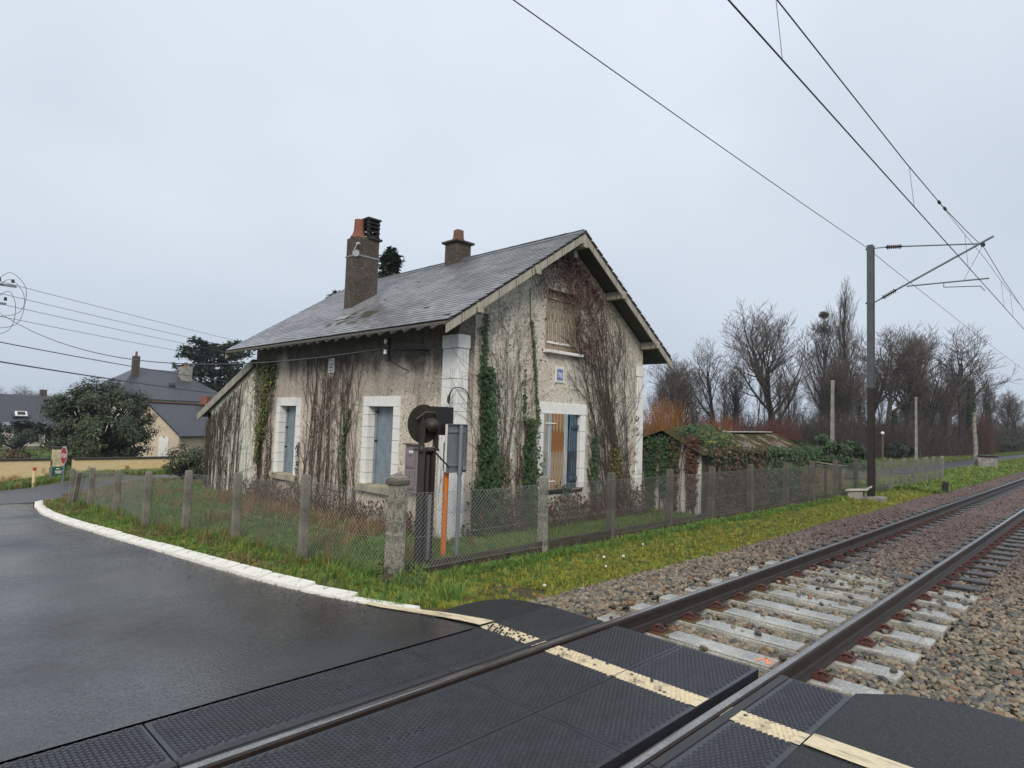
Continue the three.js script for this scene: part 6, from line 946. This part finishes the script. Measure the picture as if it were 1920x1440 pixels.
// ---------------------------------------------------------------- grass and moss
{
  const R = RNG(301), tuft = (n, h, w, bend, sp) => { const b = new MB(); for (let k = 0; k < n; k++) { const a = R.r(0, 6.283), x = R.g() * sp, z = R.g() * sp, hh = h * R.r(.55, 1.15), dx = Math.cos(a), dz = Math.sin(a), q = bend * R.r(.3, 1.2) * hh, px = -dz * w / 2, pz = dx * w / 2; const A = V(x - px, -.01, z - pz), B = V(x + px, -.01, z + pz), C = V(x + dx * q * .4 + px * .8, hh * .6, z + dz * q * .4 + pz * .8), D = V(x + dx * q * .4 - px * .8, hh * .6, z + dz * q * .4 - pz * .8), E = V(x + dx * q, hh * (1 - bend * .25), z + dz * q); b.quad(A, B, C, D); b.tri(D, C, E); } return b.geo(); };
  const kinds = [tuft(9, .055, .006, .9, .05), tuft(8, .09, .006, .8, .05), tuft(9, .24, .007, .8, .06), tuft(16, .026, .008, 1.2, .06)];
  const lists = kinds.map(() => []);
  const greens = [[.085, .175, .026], [.115, .22, .036], [.07, .145, .024], [.15, .235, .04]], moss = [[.27, .27, .03], [.21, .24, .028], [.33, .285, .045], [.16, .20, .026]], dry = [[.24, .15, .055], [.20, .11, .04], [.28, .19, .08], [.15, .075, .03]];
  const put = (k, x, z, pal, s = 1) => { const c = R.pick(pal), w = R.r(.75, 1.25); lists[k].push([x, z, s * R.r(.75, 1.3), c[0] * w, c[1] * w, c[2] * w]); };
  const bare = (x, z) => fbm(x * 1.1, z * 1.1, 320, 3);
  // verge between kerb and fence
  for (let n = 0; n < 11500; n++) { const x = -5.2 - Math.pow(R(), 1.25) * 17.5, z0 = kerbLine(x) - lerp(.18, .09, sstep(-7.5, -5.2, x)), z = z0 - R() * lerp(1.3, .95, sstep(-6, -20, x)); if (x > -6.2 && z < -4.9) continue; const b = bare(x, z), edge = z0 - z; if (b < .36 && R() < .8) continue; const far = x < -18.5; put(R() < .45 ? 1 : edge > .5 && R() < .12 ? 2 : 0, x, z, far || b > .62 ? dry.concat(greens) : R() < .25 ? moss : greens); }
  // mossy verge along the track
  for (let n = 0; n < 24000; n++) { const z = -4.3 - Math.pow(R(), 1.7) * 50, x = R.r(-6.6, -4.6); const lim = -4.95 - .12 * Math.sin(z * .7) + sstep(-5.6, -4.95, z) * .7; if (x > lim + .02) continue; if (z > -4.95 && x > -4.9) continue; if (Math.hypot(x + 5.35, (z + 5.6) * .7) < .35 && R() < .9) continue; const near = sstep(-5.3, -6.4, x), m = fbm(x * 1.5, z * .8, 330, 3); put(R() < .7 ? 3 : R() < .12 + .35 * near ? 1 : 0, x, z, R() < .12 + .6 * near * m * 1.3 ? greens : moss, -z > 20 ? 1.5 : 1); }
  for (let n = 0; n < 2600; n++) { const z = -5.2 - R() * 22; put(1, -6.5 + R() * .3, z, greens, R.r(.8, 1.4)); }
  // yard
  for (let n = 0; n < 15000; n++) { const x = R.r(-21, -6.75), z = R.r(-6.9, -4.2); if (z > lerp(-4.75, -4.1, sstep(-7, -14, x))) continue; const b = bare(x, z), d = sstep(-5.4, -6.6, z) * sstep(-8.4, -10, x) * sstep(-18, -15.5, x); const dr = R() < d * .3 + (b > .62 ? .12 : 0); put(dr ? (R() < .35 ? 2 : 1) : R() < .7 ? 1 : 0, x, z, dr ? dry : greens, dr ? 1.2 : 1.1); }
  for (let n = 0; n < 10000; n++) { const z = -7 - Math.pow(R(), 1.3) * 20, x = R.r(-8.2, -6.75); put(R() < .7 ? 1 : 0, x, z, R() < .1 ? dry : greens, 1.15); }
  // tall grass at the fence feet and wall foot
  for (let n = 0; n < 500; n++) { const x = R.r(-20.6, -6.6); put(2, x, lerp(-4.65, -4.05, sstep(-7, -14, x)) + R.g() * .12, R() < .3 ? dry : greens, R.r(.5, .9)); }
  for (let n = 0; n < 260; n++) { const z = R.r(-16, -4.9); put(2, -6.62 - R() * .2, z, R() < .2 ? dry : greens, R.r(.5, .9)); }
  // beyond the street, garden, far verges
  for (let n = 0; n < 4200; n++) { const z = R.r(-14, 1), x = R.r(-32.7, -29.6); put(1, x, z, R() < .2 ? dry : greens, 2.2); }
  for (let n = 0; n < 2500; n++) put(1, R.r(-60, -34), R.r(-20, 1), greens, 3.2);
  for (let n = 0; n < 9000; n++) { const z = -27 - Math.pow(R(), 1.5) * 110, x = R.r(-7.6, -4.7); put(1, x, z, R() < .3 ? moss : greens, 1.8 + (-z) * .018); }
  for (let n = 0; n < 5000; n++) { const z = -34 - R() * 90, x = R.r(-15.5, -10.3); put(1, x, z, R() < .3 ? dry : greens, 2 + (-z) * .015); }
  for (let n = 0; n < 5000; n++) put(1, R.r(-24, -20.5), R.r(-14, -4.4), R() < .6 ? dry : greens, 1.2);
  const grp = stuff(new THREE.Group(), 'grass', 'short wet grass and yellow moss on the verges and in the yard', 'grass'), m = mat({ roughness: .7 }), c = new THREE.Color();
  kinds.forEach((g, k) => { const L = lists[k], I = new THREE.InstancedMesh(g, m, L.length); L.forEach(([x, z, s, r, gg, b], i) => { let y = groundH(x, z) + (fbm(x * .7, z * .7, 77, 3) - .5) * .09 * sstep(-4.2, -5.4, x); if (z < -5 && x > -5.6) y -= .05 * sstep(-5.6, -5.2, x); I.setMatrixAt(i, M4(x, y, z, R.g() * .15, R.r(0, 6.283), R.g() * .15, s)); c.setRGB(r, gg, b); I.setColorAt(i, c); }); I.name = 'tufts'; I.userData.kind = 'stuff'; grp.add(I); });
  { // dead leaves and grit swept against the kerb
    const q = []; for (let k = 0; k < 900; k++) { const x = -5.3 - Math.pow(R(), 1.3) * 17, z = kerbLine(x) + .02 + Math.pow(R(), 2.2) * .5; q.push([x, roadH(x) + .012, z, R.r(.008, .035), V(R.g() * .3, 1, R.g() * .3).normalize(), R.r(0, 6), R.pick([[.03, .024, .018], [.07, .045, .025], [.018, .016, .014], [.10, .07, .04]])]); }
    for (let k = 0; k < 160; k++) { const x = R.r(-16, -4.6), z = R.r(-3, 0); q.push([x, roadH(x) + .012, z, R.r(.006, .02), V(0, 1, 0), R.r(0, 6), R.pick([[.03, .024, .018], [.10, .09, .08]])]); }
    const g2 = stuff(new THREE.Group(), 'leaf_litter', 'dead leaves and grit lying along the kerb on the road', 'leaf litter'); leaves(g2, 'bits', q, leafIvy, leafMatMatte);
  }
  // weeds at the foot of the corner post
  const t = thing('weeds', 'leafy weeds and bare earth at the foot of the corner post', 'plant', null, [-6.4, groundH(-6.4, -4.75), -4.72]), q = []; for (let k = 0; k < 260; k++) { const a = R.r(0, 6.28), r = Math.sqrt(R()) * .34; q.push([Math.cos(a) * r * 1.3, .02 + R() * .14, Math.sin(a) * r, .09 * R.r(.6, 1.3), rdir(R, V(Math.cos(a), .8, Math.sin(a)), .5), R.r(0, 6), R.pick([[.045, .085, .02], [.07, .12, .03], [.05, .035, .02]])]); } leaves(t, 'leaves', q, leafLong); part(t, 'earth_mound', at(new THREE.SphereGeometry(.32, 12, 8), 0, -.05, 0, 0, 0, 0, [1.3, .35, 1]), M.bed);
}

// thin winter haze
scene.fog = new THREE.FogExp2(0xc3ccd8, .0005);

scene.traverse(o => { if (o.isMesh) { o.castShadow = true; o.receiveShadow = true; } });
renderer.render(scene, camera);
